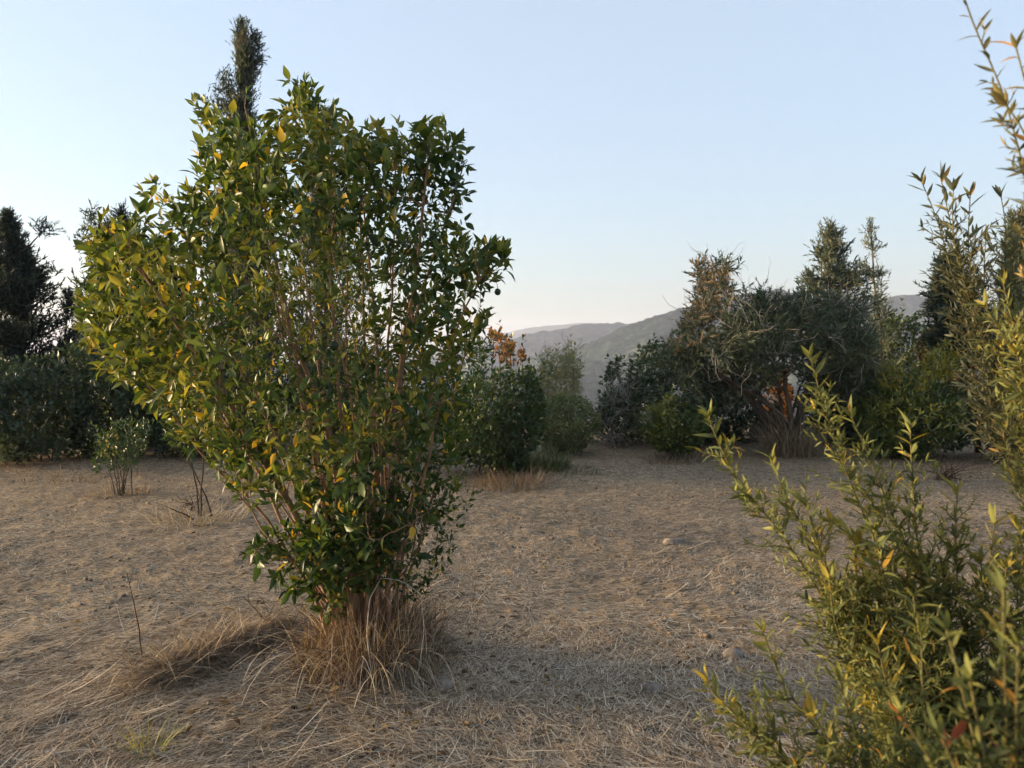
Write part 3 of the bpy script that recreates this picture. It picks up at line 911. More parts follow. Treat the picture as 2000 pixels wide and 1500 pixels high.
# ------------------------------------------------------------------ cypress / conifer
def cypress(label, base_px, D, top, prof, seed, limbs=120, per=34, rise=.75, frond=(.10, .22), mat="cypress", tmpl=None, group="cypress trees behind the orchard",
            tone=(.40, .14), trunk_r=.09, bare=0.0, warm=0.0, depth=1.0, name="cypress_tree", gapseed=0, extra=()):
    """prof: list of (py, left px, right px) of the outline"""
    rg = np.random.default_rng(seed)
    q = P(base_px[0], base_px[1], D); base = np.array([q[0], D, float(gh(q[0], D))])
    root = thing(name, label, "tree", base, group)
    pr = np.array(sorted(prof), float)
    t_top = P(top[0], top[1], D)
    n = 16
    s = np.linspace(0, 1, n)[:, None]
    cx = base * (1 - s) + t_top * s
    cx[:, 0] += np.cumsum(rg.normal(0, .02, n)) * np.sin(np.pi * s[:, 0])
    link("trunk", new_mesh("trunk", [(*tube(cx, trunk_r, .008, 7), .5)], M["bark"], base, True), root)
    tmpl = tmpl or FROND
    L_, Pp, Dd, Nn, Ss, Tt = [], [], [], [], [], []
    py = rg.uniform(pr[0, 0], pr[-1, 0], limbs)
    for yy in py:
        lx, rx = np.interp(yy, pr[:, 0], pr[:, 1]), np.interp(yy, pr[:, 0], pr[:, 2])
        c = .5 * (lx + rx); hw = .5 * (rx - lx)
        gap = vnoise(np.array([yy * .03 + gapseed]), np.array([seed * 1.7]), 5)[0]
        a = rg.uniform(0, 6.283)
        f = rg.uniform(.55, 1.05) * (.75 + .5 * gap)
        tip = P(c + hw * f * math.cos(a), yy, D); tip[1] += hw * D / F * f * math.sin(a) * depth
        hor = math.hypot(tip[0] - np.interp(tip[2], cx[:, 2], cx[:, 0]), tip[1] - D)
        zb = max(tip[2] - hor * rise * rg.uniform(.6, 1.3), base[2] + .15)
        b = np.array([np.interp(zb, cx[:, 2], cx[:, 0]), np.interp(zb, cx[:, 2], cx[:, 1]), zb])
        l = np.linalg.norm(tip - b) + .05
        pts = hermite(b, (tip - b) * np.array([1.3, 1.3, .5]), tip, (tip - b) * np.array([.8, .8, 1.2]) + np.array([0, 0, .15 * l]), 7)
        pts += rg.normal(0, .012, pts.shape)
        L_.append((*tube(pts, .012, .004, 4), .5))
        if rg.random() < bare:
            continue
        m = max(6, int(per * min(1.6, .35 + l)))
        k = rg.random(m) ** .75
        pos = np.stack([np.interp(k, np.linspace(0, 1, 7), pts[:, i]) for i in range(3)], -1)
        pos += rg.normal(0, (.055 + .03 * l) * min(1, .35 + hw / 45), pos.shape)
        ld = unit(tip - b)
        d = ld * .55 + np.array([0, 0, .28 * (1 + rise)]) + rg.normal(0, .42, pos.shape)
        Pp.append(pos); Dd.append(d); Nn.append(rg.normal(0, .6, pos.shape) + np.array([0, 0, .8])); Ss.append(rg.uniform(frond[0], frond[1], m) * min(1.0, .5 + hw / 70))
        Tt.append(np.clip(rg.normal(tone[0] + rg.normal(0, tone[1]) , .08, m) + warm * (.6 if rg.random() < .35 else 0), 0, 1))
    # leader
    m = 46
    k = 1 - rg.random(m) * .16
    pos = np.stack([np.interp(k, np.linspace(0, 1, n), cx[:, i]) for i in range(3)], -1) + rg.normal(0, .025, (m, 3))
    Pp.append(pos); Dd.append(np.array([0, 0, 1.0]) + rg.normal(0, .35, (m, 3))); Nn.append(rg.normal(0, 1, (m, 3))); Ss.append(rg.uniform(frond[0], frond[1], m) * .7); Tt.append(np.clip(rg.normal(tone[0], .1, m), 0, 1))
    for (ex, ey, er, en) in extra:      # separate tufts on long bare boughs
        c = P(ex, ey, D); zb = c[2] - .45
        b = np.array([np.interp(zb, cx[:, 2], cx[:, 0]), np.interp(zb, cx[:, 2], cx[:, 1]), zb])
        L_.append((*tube(hermite(b, (c - b) * np.array([1.2, 1, .5]), c, (c - b), 8), .02, .008, 5), .5))
        pos = c + rg.normal(0, er * D / F, (en, 3))
        Pp.append(pos); Dd.append(rg.normal(0, .6, (en, 3)) + np.array([.3, 0, .6])); Nn.append(rg.normal(0, 1, (en, 3))); Ss.append(rg.uniform(frond[0] * .8, frond[1] * .8, en)); Tt.append(rg.uniform(.2, .5, en))
    link("limbs", new_mesh("limbs", L_, M["bark"], base), root, "stuff")
    pos, d, nn, s, tn = map(np.concatenate, (Pp, Dd, Nn, Ss, Tt))
    link("crown", new_mesh("crown", leaf_mesh_parts(rg, tmpl, pos, unit(d), nn, s, tn), M[mat], base), root, "stuff")
    return root

cypress("tall narrow cypress rising above the top of the large citrus tree", (470, 880), 14.5, (468, 52),
        [(42, 460, 478), (60, 456, 488), (88, 460, 494), (112, 464, 506), (145, 464, 504), (165, 468, 492), (185, 455, 494), (215, 446, 494), (260, 425, 505), (330, 430, 512), (500, 400, 548), (700, 375, 580), (860, 390, 570)], 201, 290, 36, 1.6, (.12, .23), warm=.5,
        extra=((441, 150, 6, 50), (442, 175, 9, 100), (434, 208, 11, 120), (500, 92, 7, 80), (497, 72, 5, 40), (503, 118, 6, 50)))
cypress("slender feathery cypress just showing over the middle of the large citrus tree", (628, 880), 15.5, (636, 214),
        [(214, 630, 642), (260, 612, 652), (330, 588, 665), (500, 560, 705), (700, 530, 735), (860, 550, 720)], 203, 210, 34, 1.3, (.12, .24), warm=.3, extra=((592, 215, 8, 24),))
cypress("dark broad cypress at the far left with one broken bough sticking out", (42, 905), 14.8, (18, 418),
        [(412, 14, 19), (440, 5, 29), (470, -8, 40), (500, -24, 52), (540, -40, 74), (600, -70, 100), (680, -95, 128), (760, -110, 140), (860, -100, 125)], 205, 230, 44, .55, (.14, .28), tone=(.22, .10), trunk_r=.13,
        extra=((86, 450, 8, 60), (97, 530, 6, 24)))
cypress("twin-tipped dark cypress half hidden behind the left side of the large citrus tree", (225, 900), 13.6, (238, 412),
        [(408, 233, 243), (440, 210, 258), (480, 185, 268), (560, 172, 290), (640, 165, 300), (760, 170, 300), (880, 190, 280)], 207, 170, 40, .7, (.13, .26), tone=(.24, .11), extra=((176, 425, 7, 40), (180, 455, 11, 70), (184, 490, 14, 90)))
cypress("dark conifer added behind the left half of the large citrus tree to darken its gaps", (322, 890), 15.0, (318, 470), [(470, 308, 330), (540, 280, 352), (640, 250, 385), (760, 235, 400), (870, 240, 395)], 219, 170, 42, .8, (.13, .26), tone=(.24, .1))  # tree added to darken the gaps in the citrus crown
cypress("thin see-through young cypress leaning between the two dark ones on the left", (150, 905), 15.2, (134, 572),
        [(572, 128, 142), (620, 118, 160), (680, 118, 180), (760, 115, 190), (860, 130, 180)], 209, 110, 26, .8, (.13, .26), tone=(.28, .1), trunk_r=.05)
cypress("pointed cypress toned grey-green for haze, rising behind the half-dead tree", (1632, 880), 15.2, (1622, 438),
        [(438, 1608, 1636), (480, 1595, 1652), (530, 1575, 1672), (580, 1572, 1688), (650, 1575, 1700), (760, 1580, 1700), (860, 1590, 1690)], 211, 170, 30, .55, (.13, .28), tone=(.55, .12))  # paler tone puts the lightening by haze into the colour
cypress("thin ragged cypress with bare gaps right of the pointed one", (1735, 880), 16.5, (1700, 436),
        [(436, 1692, 1708), (480, 1680, 1725), (520, 1672, 1735), (545, 1685, 1722), (580, 1700, 1745), (640, 1705, 1750), (760, 1700, 1760), (850, 1715, 1750)], 213, 74, 22, .5, (.12, .26), tone=(.5, .12), trunk_r=.05)
cypress("dark green conifer with a bare pale lower trunk on the right", (1912, 880), 13.2, (1850, 500),
        [(500, 1838, 1866), (560, 1822, 1895), (620, 1815, 1915), (680, 1830, 1930), (705, 1850, 1935)], 215, 120, 40, .4, (.13, .28), tone=(.35, .12), trunk_r=.06)
cypress("brownish cypress at the right edge catching warm light", (1995, 890), 12.6, (1990, 415),
        [(415, 1975, 2004), (470, 1962, 2025), (560, 1955, 2045), (680, 1950, 2060), (850, 1960, 2050)], 217, 150, 40, 1.0, (.12, .26), mat="conifer_dry", tone=(.50, .15))

# half-dead spreading tree with forked trunk
def half_dead_tree():
    poly = [(1340, 620), (1352, 560), (1370, 525), (1395, 505), (1412, 520), (1450, 560), (1520, 575), (1600, 570), (1650, 600), (1690, 640), (1685, 720),
            (1640, 760), (1570, 740), (1500, 752), (1420, 785), (1330, 790), (1310, 730), (1325, 670)]
    root, gr, base = bush("spreading_tree", "spreading half-dead tree with forked trunk, grey bare twigs and brown foliage on one side", "tree", (1545, 888), poly, 1.1, "conifer_dry", FROND, (.11, .24), 240, 1800, 301,
                          stems=13, step=.075, tone=(.30, .14), dead=560, stemr=.05, spread_b=.10, accents=((1375, 570, 62, None, .40), (1350, 650, 40, None, .25)))
    rg = np.random.default_rng(303)
    n = 1300
    a = rg.uniform(0, 6.283, n); rr = .42 * np.sqrt(rg.random(n))
    x, y = base[0] + rr * np.cos(a), base[1] + rr * np.sin(a)
    o = link("dry_grass", new_mesh("dry_grass", [blades(np.stack([x, y, gh(x, y)], -1), a + rg.normal(0, .8, n), rg.uniform(.2, .85, n), rg.uniform(.005, .010, n), rg.uniform(1.0, 1.55, n), rg.uniform(.2, 2.2, n), 5, rg.uniform(.38, .80, n))], M["rust"]), kind="stuff")
    o["label"] = "tall brown dry grass round the forked trunk of the half-dead tree"
half_dead_tree()

# shrubs, left to right
bush("shrub", "dark dense shrub at the far left under the broad cypress", "shrub", (60, 905), [(-160, 760), (-60, 690), (60, 705), (130, 690), (165, 800), (150, 880), (60, 905), (-160, 900)], 1.0, "shrub", FAR, (.06, .11), 156, 2070, 401, group="dark shrubs along the far edge of the field", tone=(.22, .12), stemr=.018)
bush("shrub", "tall dark shrub behind the thin sapling on the left", "shrub", (215, 893), [(110, 800), (135, 700), (215, 672), (300, 680), (330, 780), (325, 870), (230, 895), (140, 890)], 1.0, "shrub", FAR, (.06, .11), 156, 2070, 403, group="dark shrubs along the far edge of the field", tone=(.25, .12), stemr=.018, dead=14)
bush("shrub", "deep green shrub behind the lower left of the large citrus tree", "shrub", (390, 892), [(300, 830), (310, 730), (390, 690), (500, 690), (560, 760), (550, 870), (430, 893), (310, 885)], 1.0, "shrub", FAR, (.06, .11), 156, 1839, 405, group="dark shrubs along the far edge of the field", tone=(.25, .12), stemr=.018)
bush("shrub", "green shrub hidden behind the stems of the large citrus tree", "shrub", (740, 885), [(560, 850), (580, 730), (680, 690), (800, 690), (880, 740), (900, 850), (760, 886)], .9, "citrus_dark", FAR, (.06, .11), 117, 1380, 407, group="dark shrubs along the far edge of the field", tone=(.35, .14), stemr=.018)
bush("low_plant", "low pale-leaved plant sprawling at the left edge of the field", "plant", (48, 912), [(-20, 880), (20, 862), (70, 872), (75, 890), (40, 908), (-10, 905)], .3, "shrub_pale", FAR, (.05, .09), 18, 92, 409, stems=5, stemr=.008, tone=(.35, .15))
bush("sapling", "thin-stemmed sapling with broad green leaves left of the large citrus tree", "sapling", (245, 968), [(190, 900), (200, 850), (225, 822), (250, 815), (275, 835), (282, 880), (268, 915), (225, 925), (195, 920)], .38, "citrus_dark", CITRUS, (.035, .062), 39, 345, 411, stems=9, stemr=.010, spread_b=.05, tone=(.40, .14), accents=((215, 872, 22, None, .16), (232, 940, 12, None, .3)), group="young saplings in the field")
bush("sapling", "slim two-stemmed sapling whose crown is lost behind the large citrus tree", "sapling", (392, 1012), [(320, 800), (350, 735), (400, 730), (450, 770), (440, 850), (390, 878), (335, 868)], .5, "citrus_dark", CITRUS, (.05, .09), 39, 459, 413, stems=3, stemr=.010, spread_b=.05, tone=(.5, .15), group="young saplings in the field", stemm="bark")
bush("citrus_tree", "dark citrus tree with an orange patch on top, just behind the large one", "tree", (975, 925), [(870, 900), (860, 780), (880, 690), (930, 660), (965, 640), (1000, 665), (1030, 690), (1058, 740), (1066, 800), (1056, 860), (1025, 912), (940, 925)], .75, "citrus_dark", SMALL, (.05, .095), 160, 2900, 415, stems=16, stemr=.016, tone=(.46, .16), wobk=.6, accents=((1000, 678, 34, "autumn", .75), (975, 655, 22, "autumn", .5), (1020, 690, 18, "autumn", .7)))
bush("small_tree", "pale grey-green loose tree in the gap before the distant hills", "tree", (1090, 872), [(1045, 770), (1050, 700), (1075, 665), (1105, 672), (1130, 710), (1140, 770), (1120, 820), (1060, 830)], .8, "shrub_pale", FAR_NARROW, (.07, .13), 80, 620, 417, stems=9, stemr=.014, tone=(.85, .14), wobk=.6, dead=24, D=15.0)
bush("shrub", "dense rounded shrub with a flat top right of the large citrus tree", "shrub", (1105, 885), [(1036, 850), (1030, 805), (1052, 778), (1100, 772), (1150, 778), (1172, 810), (1170, 862), (1120, 883), (1060, 885)], .75, "shrub", FAR, (.04, .07), 143, 2185, 419, stemr=.012, tone=(.92, .10), clump=1.12, wobk=.35, shoots=10, step=.034)
bush("dead_bush", "tangle of grey bare twigs next to the rounded shrub", "dead bush", (1200, 868), [(1165, 850), (1168, 790), (1195, 765), (1235, 775), (1250, 830), (1235, 862), (1190, 868)], .5, "shrub", FAR_NARROW, (.05, .09), 52, 138, 421, stems=10, stemr=.012, stemm="grey_twig", dead=190, D=14.0)
bush("shrub", "big dark evergreen shrub left of the half-dead tree with bare twigs on top", "shrub", (1290, 872), [(1160, 850), (1168, 760), (1190, 715), (1240, 680), (1300, 665), (1350, 680), (1400, 740), (1420, 800), (1400, 865), (1280, 876)], 1.1, "shrub", FAR, (.06, .11), 182, 2530, 423, group="dark shrubs along the far edge of the field", tone=(.45, .16), stemr=.02, dead=120, D=14.6)
bush("citrus_bush", "small bright-topped citrus bush standing alone in the middle of the field", "bush", (1318, 893), [(1258, 850), (1256, 815), (1280, 790), (1312, 768), (1340, 785), (1375, 800), (1385, 840), (1370, 872), (1330, 888), (1285, 882)], .5, "citrus_dark", FAR, (.05, .085), 91, 1288, 425, stems=9, stemr=.012, tone=(.74, .14), clump=1.15, wobk=.4, spikes=((1312, 762), (1300, 772), (1268, 800)), accents=((1310, 785, 30, None, .12), (1266, 815, 14, "shrub_pale", .5)), group="small citrus bushes in the field")  # paler leaves on its left edge imitate warm side light
bush("shrub", "shadowed dark shrub beneath the crown of the half-dead tree", "shrub", (1430, 872), [(1350, 860), (1355, 770), (1430, 740), (1510, 750), (1515, 850), (1450, 876)], .8, "shrub", FAR, (.06, .10), 91, 1196, 427, group="dark shrubs along the far edge of the field", tone=(.22, .1), stemr=.018, D=15.0)
bush("autumn_shrub", "rusty orange shrub glimpsed past the forked trunk of the half-dead tree", "shrub", (1515, 866), [(1490, 840), (1488, 800), (1505, 755), (1530, 725), (1548, 770), (1545, 835)], .5, "autumn", FAR, (.06, .10), 52, 598, 429, stemr=.012, D=16.3)
bush("shrub", "dark shrub filling the space right of the half-dead tree's trunk", "shrub", (1650, 874), [(1570, 860), (1575, 760), (1630, 700), (1700, 690), (1730, 760), (1730, 860), (1650, 876)], .9, "shrub", FAR, (.06, .10), 117, 1609, 431, group="dark shrubs along the far edge of the field", tone=(.30, .14), stemr=.018, D=14.4, dead=30)
bush("shrub", "low grey-green shrub in front of the distant hill on the right", "shrub", (1740, 850), [(1670, 760), (1675, 650), (1720, 618), (1780, 622), (1815, 650), (1820, 760), (1740, 790)], .9, "shrub", FAR, (.07, .12), 104, 1288, 433, group="dark shrubs along the far edge of the field", tone=(.62, .14), stemr=.018, D=17.2)
bush("autumn_shrub", "reddish brown shrub between the low grey shrub and the dark conifer", "shrub", (1850, 850), [(1790, 780), (1795, 680), (1815, 640), (1850, 650), (1900, 700), (1905, 780)], .6, "autumn", FAR, (.06, .10), 65, 873, 435, stemr=.014, D=16.4)
bush("citrus_bush", "bushy citrus with yellow shoots on top at the right of the field", "bush", (1800, 893), [(1690, 860), (1680, 780), (1700, 730), (1735, 712), (1760, 735), (1800, 725), (1835, 690), (1855, 705), (1890, 770), (1900, 840), (1870, 885), (1780, 896), (1710, 885)], .9, "citrus_dark", LANCE, (.07, .125), 190, 4200, 437, stems=14, stemr=.016, tone=(.68, .14), accents=((1738, 730, 34, None, .75), (1842, 705, 44, None, .85), (1800, 745, 24, None, .5), (1690, 690, 26, None, .7), (1760, 760, 14, None, .4)), spikes=((1738, 715), (1742, 708), (1800, 735), (1838, 688), (1846, 676), (1850, 700), (1690, 672), (1688, 690)), group="small citrus bushes in the field")
bush("shrub", "shadowy shrub at the right edge beyond the foreground weeds", "shrub", (1955, 895), [(1835, 880), (1850, 770), (1900, 715), (2000, 715), (2120, 730), (2150, 880), (1980, 900)], .9, "shrub", FAR, (.05, .09), 143, 3600, 439, group="dark shrubs along the far edge of the field", tone=(.42, .14), stemr=.018)
bush("dry_bush", "reddish dead bush low at the right edge of the field", "dead bush", (1985, 905), [(1945, 895), (1950, 830), (1985, 810), (2060, 820), (2070, 900)], .4, "conifer_dry", FAR_NARROW, (.05, .09), 65, 368, 441, stems=12, stemr=.010, stemm="dark_twig", tone=(.8, .12), dead=60, deadm="dark_twig")

# low dead twiggy bush in the field on the right
def twig_tuft(label, px, w, h, n, seed, mat="dark_twig", name="dead_bush", cat="dead bush", lean=(0, 0)):
    rg = np.random.default_rng(seed); base = G(*px)
    root = thing(name, label, cat, base)
    D = base[1]; s = D / F
    for i in range(n):
        e = base + np.array([rg.uniform(-w, w) * s + lean[0], rg.uniform(-w, w) * s * .7, abs(rg.normal(.6, .3)) * h * s])
        b = base + np.array([rg.normal(0, .05), rg.normal(0, .05), -.02])
        pts = hermite(b, np.array([(e - b)[0] * .4, 0, h * s]), e, (e - b) * np.array([1, 1, .3]), 7); pts[1:-1] += rg.normal(0, .012, (5, 3))
        link("twig", new_mesh("twig", [(*tube(pts, .006, .002, 4), .5)], M[mat], base), root)
    return root
twig_tuft("low clump of dark reddish dead twigs on the bare field right of centre", (1845, 935), 58, 55, 34, 501)
twig_tuft("wispy dry clump beside the two-stemmed sapling", (375, 1000), 40, 50, 9, 503)

def line_thing(name, label, cat, pxs, r0, r1, mat, lift=0.0, D=None, twigs=0, seed=1, group=None, leafm=None):
    """a stalk or stick drawn from its foot to its tip; foot on the ground"""
    rg = np.random.default_rng(seed)
    b = G(*pxs[0]); D = b[1]
    pts = np.array([P(x, y, D + lift * i) for i, (x, y) in enumerate(pxs)])
    pts[0, 2] = min(pts[0, 2], b[2] - .01)
    t = np.linspace(0, 1, len(pts)); tt = np.linspace(0, 1, 10)
    pts = np.stack([np.interp(tt, t, pts[:, i]) for i in range(3)], -1); pts[1:-1] += rg.normal(0, .002, (8, 3))
    root = thing(name, label, cat, b, group)
    link("stalk", new_mesh("stalk", [(*tube(pts, r0, r1, 5), .5)], M[mat], b, True), root)
    for k in range(twigs):
        i = int(rg.integers(3, 9)); dd = unit(np.array([rg.normal(0, .7), rg.normal(0, .4), .6])); p = pts[i] + dd * np.linspace(0, rg.uniform(.03, .08), 4)[:, None]
        link("side_twig", new_mesh("side_twig", [(*tube(p, r1, r1 * .5, 3), .5)], M[mat], b), root)
    return root
line_thing("dry_stalk", "thin upright dark stalk standing alone in the straw at the left", "dry stalk", [(278, 1292), (272, 1230), (262, 1180), (248, 1120)], .0045, .0018, "dark_twig", 0, None, 4, 2)
line_thing("dry_stalk", "dark bare stalk leaning left out of the straw heap by the large citrus tree", "dry stalk", [(556, 1252), (520, 1212), (475, 1166)], .005, .002, "dark_twig", 0, None, 2, 3)
line_thing("dry_stalk", "short thin stalk rising beside the leaning one", "dry stalk", [(532, 1215), (518, 1180), (500, 1155)], .0025, .001, "dark_twig", 0, None, 1, 4)
line_thing("dead_branch", "dark dead branch slanting up at the foot of the two-stemmed sapling", "branch", [(384, 1018), (360, 1004), (322, 988)], .010, .004, "dark_twig", -.05, None, 1, 5)
line_thing("dry_stalk", "bent pale stalk lying at the bottom left corner of the field", "dry stalk", [(142, 1494), (135, 1482), (112, 1474), (90, 1462)], .003, .002, "grey_twig", 0, None, 0, 6)
line_thing("dry_stalk", "pale stalk leaning in the straw at the bottom left, beside the green tuft", "dry stalk", [(352, 1500), (322, 1474), (296, 1466)], .003, .002, "grey_twig", 0, None, 0, 7)
line_thing("dry_stalk", "thin dark sprig in the straw right of the large citrus tree", "dry stalk", [(925, 1165), (928, 1135), (938, 1110)], .003, .001, "dark_twig", 0, None, 3, 8)

def stone(label, px, size, seed):
    rg = np.random.default_rng(seed); base = G(*px); V0, T0 = rock_verts(rg, 3)
    nrm = 1 + .22 * (vnoise(V0[:, 0] * 1.7 + seed, V0[:, 1] * 1.7 + V0[:, 2], seed) - .5) * 2 + .05 * rg.normal(size=len(V0))
    V = V0 * nrm[:, None] * np.array(size) + base + np.array([0, 0, size[2] * .35])
    o = link("stone", new_mesh("stone", [(V, T0, .5)], M["stone"], base, False)); o.location = base.tolist()
    tag(o, label, "stone", "stones lying in the field")
stone("flat grey stone half sunk in the straw in the middle of the field", (1318, 1058), (.10, .06, .035), 1)
stone("round pale stone in the straw near the foreground weeds", (1432, 1278), (.055, .045, .035), 2)
stone("small stone against the dry grass right of the citrus foot", (865, 1352), (.05, .04, .035), 3)
stone("pale lump of earth in front of the citrus foot", (800, 1318), (.045, .04, .03), 4)
stone("little stone lying in open straw below the middle of the field", (1088, 1300), (.030, .026, .020), 5)
stone("greyish clod in straw nearest the bottom edge", (1275, 1345), (.045, .04, .03), 6)

def tuft(label, name, px, n, L, w, mat, seed, spread=.12, pitch=(.8, 1.5), cv=(.3, 1.8), tone=(.3, .9)):
    rg = np.random.default_rng(seed); b = G(*px)
    a = rg.uniform(0, 6.283, n); rr = spread * np.sqrt(rg.random(n)); x, y = b[0] + rr * np.cos(a), b[1] + rr * np.sin(a)
    p = blades(np.stack([x, y, gh(x, y) - .01], -1), a + rg.normal(0, .8, n), rg.uniform(L[0], L[1], n), rg.uniform(w[0], w[1], n), rg.uniform(*pitch, n), rg.uniform(*cv, n), 5, rg.uniform(*tone, n))
    o = link(name, new_mesh(name, [p], M[mat]), kind="stuff"); o["label"] = label
tuft("yellow-green grass tuft at the bottom of the picture by a pale stalk", "grass_tuft", (292, 1480), 60, (.06, .16), (.003, .006), "weed", 601, .06, tone=(.5, .85))
tuft("dry pale grass at the foot of the dark citrus tree behind", "dry_grass", (1000, 945), 420, (.08, .34), (.004, .008), "rust", 603, .45, tone=(.15, .65))
tuft("green weeds growing beside the rounded shrub", "weeds", (1035, 912), 700, (.12, .45), (.007, .014), "weed", 605, .55, tone=(.1, .6))
tuft("low green creeping weeds on the field before the rounded shrub", "weeds", (1085, 918), 160, (.08, .25), (.008, .018), "weed", 607, .6, (.3, 1.2), tone=(.1, .5))
tuft("dry grass under the small lone citrus bush", "dry_grass", (1315, 900), 240, (.08, .25), (.005, .009), "rust", 609, .4, tone=(.2, .7))
tuft("dry grass round the thin-stemmed sapling", "dry_grass", (232, 965), 260, (.06, .25), (.004, .008), "rust", 611, .35, (.3, 1.3), tone=(.2, .8))
tuft("dry grass round the two-stemmed sapling", "dry_grass", (392, 1018), 500, (.08, .30), (.003, .006), "straw", 613, .42, (.3, 1.3), tone=(.3, .9))
tuft("rusty dry stubble along the shaded left edge", "dry_grass", (150, 925), 600, (.06, .22), (.006, .010), "rust", 615, 1.3, (.3, 1.3), tone=(.1, .6))
tuft("rusty dry stubble along the right edge", "dry_grass", (1930, 912), 600, (.06, .22), (.006, .010), "rust", 617, 1.3, (.3, 1.3), tone=(.1, .6))

def straw_heap():
    rg = np.random.default_rng(701); n = 5200
    t = rg.random(n); c = HEAP_A[None] * (1 - t[:, None]) + HEAP_B[None] * t[:, None]
    x, y = c[:, 0] + rg.normal(0, .10, n), c[:, 1] + rg.normal(0, .11, n)
    z = gh(x, y) + rg.uniform(-.01, .035, n)
    az = R(25) + rg.normal(0, .6, n) + np.pi * (rg.random(n) < .5)
    p = blades(np.stack([x, y, z], -1), az, rg.uniform(.06, .22, n), rg.uniform(.0025, .005, n), rg.normal(.3, .4, n), rg.normal(.8, .6, n), 4, rg.beta(1.2, 2.6, n))
    o = link("straw_heap", new_mesh("straw_heap", [p], M["straw"]), kind="stuff"); o["label"] = "raked ridge of dark dry straw left of the large citrus tree"
straw_heap()

# ------------------------------------------------------------------ foreground weeds
def weed(label, base_xy, stems, seed, leafm, size, step, side, keep=300, tone=(.42, .14), tipyellow=.0, rs=.004, yellow=.03, sidelen=(.06, .22), fill=None, red=(), start=.12):
    """stems: list of (D_tip, [(px,py) tip ... lower]); each is carried on down to the foot"""
    rg = np.random.default_rng(seed)
    base = np.array([base_xy[0], base_xy[1], float(gh(*base_xy))])
    root = thing("weed", label, "weed", base, "tall weeds in the near foreground")
    gr = Grower(seed + 1)
    stems = list(stems)
    if fill:
        q = envelope(rg, fill[0], base[1] - .02, .22, fill[1], 0, 1.0); qp, qd = PIX(q)
        for (x_, y_), w_ in zip(qp, q):
            h_ = (1650 - y_) / 6
            stems.append((w_[1], [(x_, y_), (x_ + rg.uniform(5, 25), y_ + h_), (x_ + rg.uniform(30, 70), y_ + 2.2 * h_)]))
    for Dt, pxs in stems:
        m = len(pxs); Db = base[1]
        up = np.array([P(x, y, Dt + (Db - Dt) * (i / max(1, m - 1)) * .6) for i, (x, y) in enumerate(pxs)])
        foot = base + np.array([rg.normal(0, .03), rg.normal(0, .03), -.03])
        low = hermite(up[-1], (foot - up[-1]) * .8, foot, np.array([(foot - up[-1])[0] * .3, (foot - up[-1])[1] * .3, (foot - up[-1])[2]]), 8)[1:]
        pts = np.concatenate([up, low])[::-1]
        seg = np.concatenate([[0], np.cumsum(np.linalg.norm(np.diff(pts, axis=0), axis=1))]); k = max(10, int(seg[-1] / .04))
        tt = np.linspace(0, seg[-1], k)
        ps = np.stack([np.interp(tt, seg, pts[:, i]) for i in range(3)], -1)
        ker = np.array([.25, .5, .25])
        for _ in range(3):
            ps[1:-1] = ps[:-2] * .25 + ps[1:-1] * .5 + ps[2:] * .25
        gr.add(ps, rs, .0016, 0)
        L = seg[-1]
        for q in range(int(1.9 * L / side)):
            u = rg.uniform(start + .06, .95); i = int(u * (k - 1)); dd = unit(ps[min(i + 1, k - 1)] - ps[max(i - 1, 0)])
            rad = unit(np.cross(dd, rg.normal(size=3))); l = rg.uniform(*sidelen) * (1.3 - u)
            e = ps[i] + (dd * .8 + rad * .8) * l
            gr.lines.append((hermite(ps[i], dd * l * .8, e, (dd * .9 + rad * .3) * l, 5), .0016, .0009, 1))
    for (pts, a, b, l) in gr.lines:
        if l == 0:
            link("stalk", new_mesh("stalk", [(*tube(pts, a, b, 6), .5)], M["weed_stem"], base, True), root)
    sd = tubes(gr.lines, (1,), 3)
    if sd:
        link("side_shoots", new_mesh("side_shoots", sd, M["weed_stem"], base), root, "stuff")
    p1, d1, n1, s1 = leaves_on(rg, gr.lines, (0,), step, size, start, .85, .7, 5, 0, .45)
    p2, d2, n2, s2 = leaves_on(rg, gr.lines, (1,), step * .8, (size[0] * .42, size[1] * .55), .1, .8, .7, 3, 0, .45)
    pos, d, nn, s = np.concatenate([p1, p2]), np.concatenate([d1, d2]), np.concatenate([n1, n2]), np.concatenate([s1, s2])
    tn = np.clip(rg.normal(tone[0], tone[1], len(pos)), 0, .8)
    for Dt, pxs in stems:
        tp = P(pxs[0][0], pxs[0][1], Dt); h = np.linalg.norm(pos - tp, axis=1)
        tn = np.where(h < .12, np.clip(tn + tipyellow * (1 - h / .12), 0, .86), tn)
    tn = np.where(rg.random(len(pos)) < yellow, rg.uniform(.82, .95, len(pos)), tn)
    split_leaves(root, "leaf", LANCE, M[leafm], pos, d, nn, s, tn, rg, keep, 8, base)
    if red:
        pq, _ = PIX(pos)
        parts = []
        for (x_, y_) in red:
            for i in np.argsort(np.hypot(pq[:, 0] - x_, pq[:, 1] - y_))[:1]:
                tv, tf = LANCE[1]
                V, T = stamp(tv * np.array([1.1, 1, 1]), tf, pos[i][None], unit(d[i] + rg.normal(0, .5, 3))[None], (nn[i] + np.array([0, -1.2, 0]))[None], np.array([size[1] * rg.uniform(.6, .95)]))
                link("leaf", new_mesh("leaf", [(V, T, rg.random())], M["red_leaf"], base), root)["label"] = "red autumn leaf"
    return root

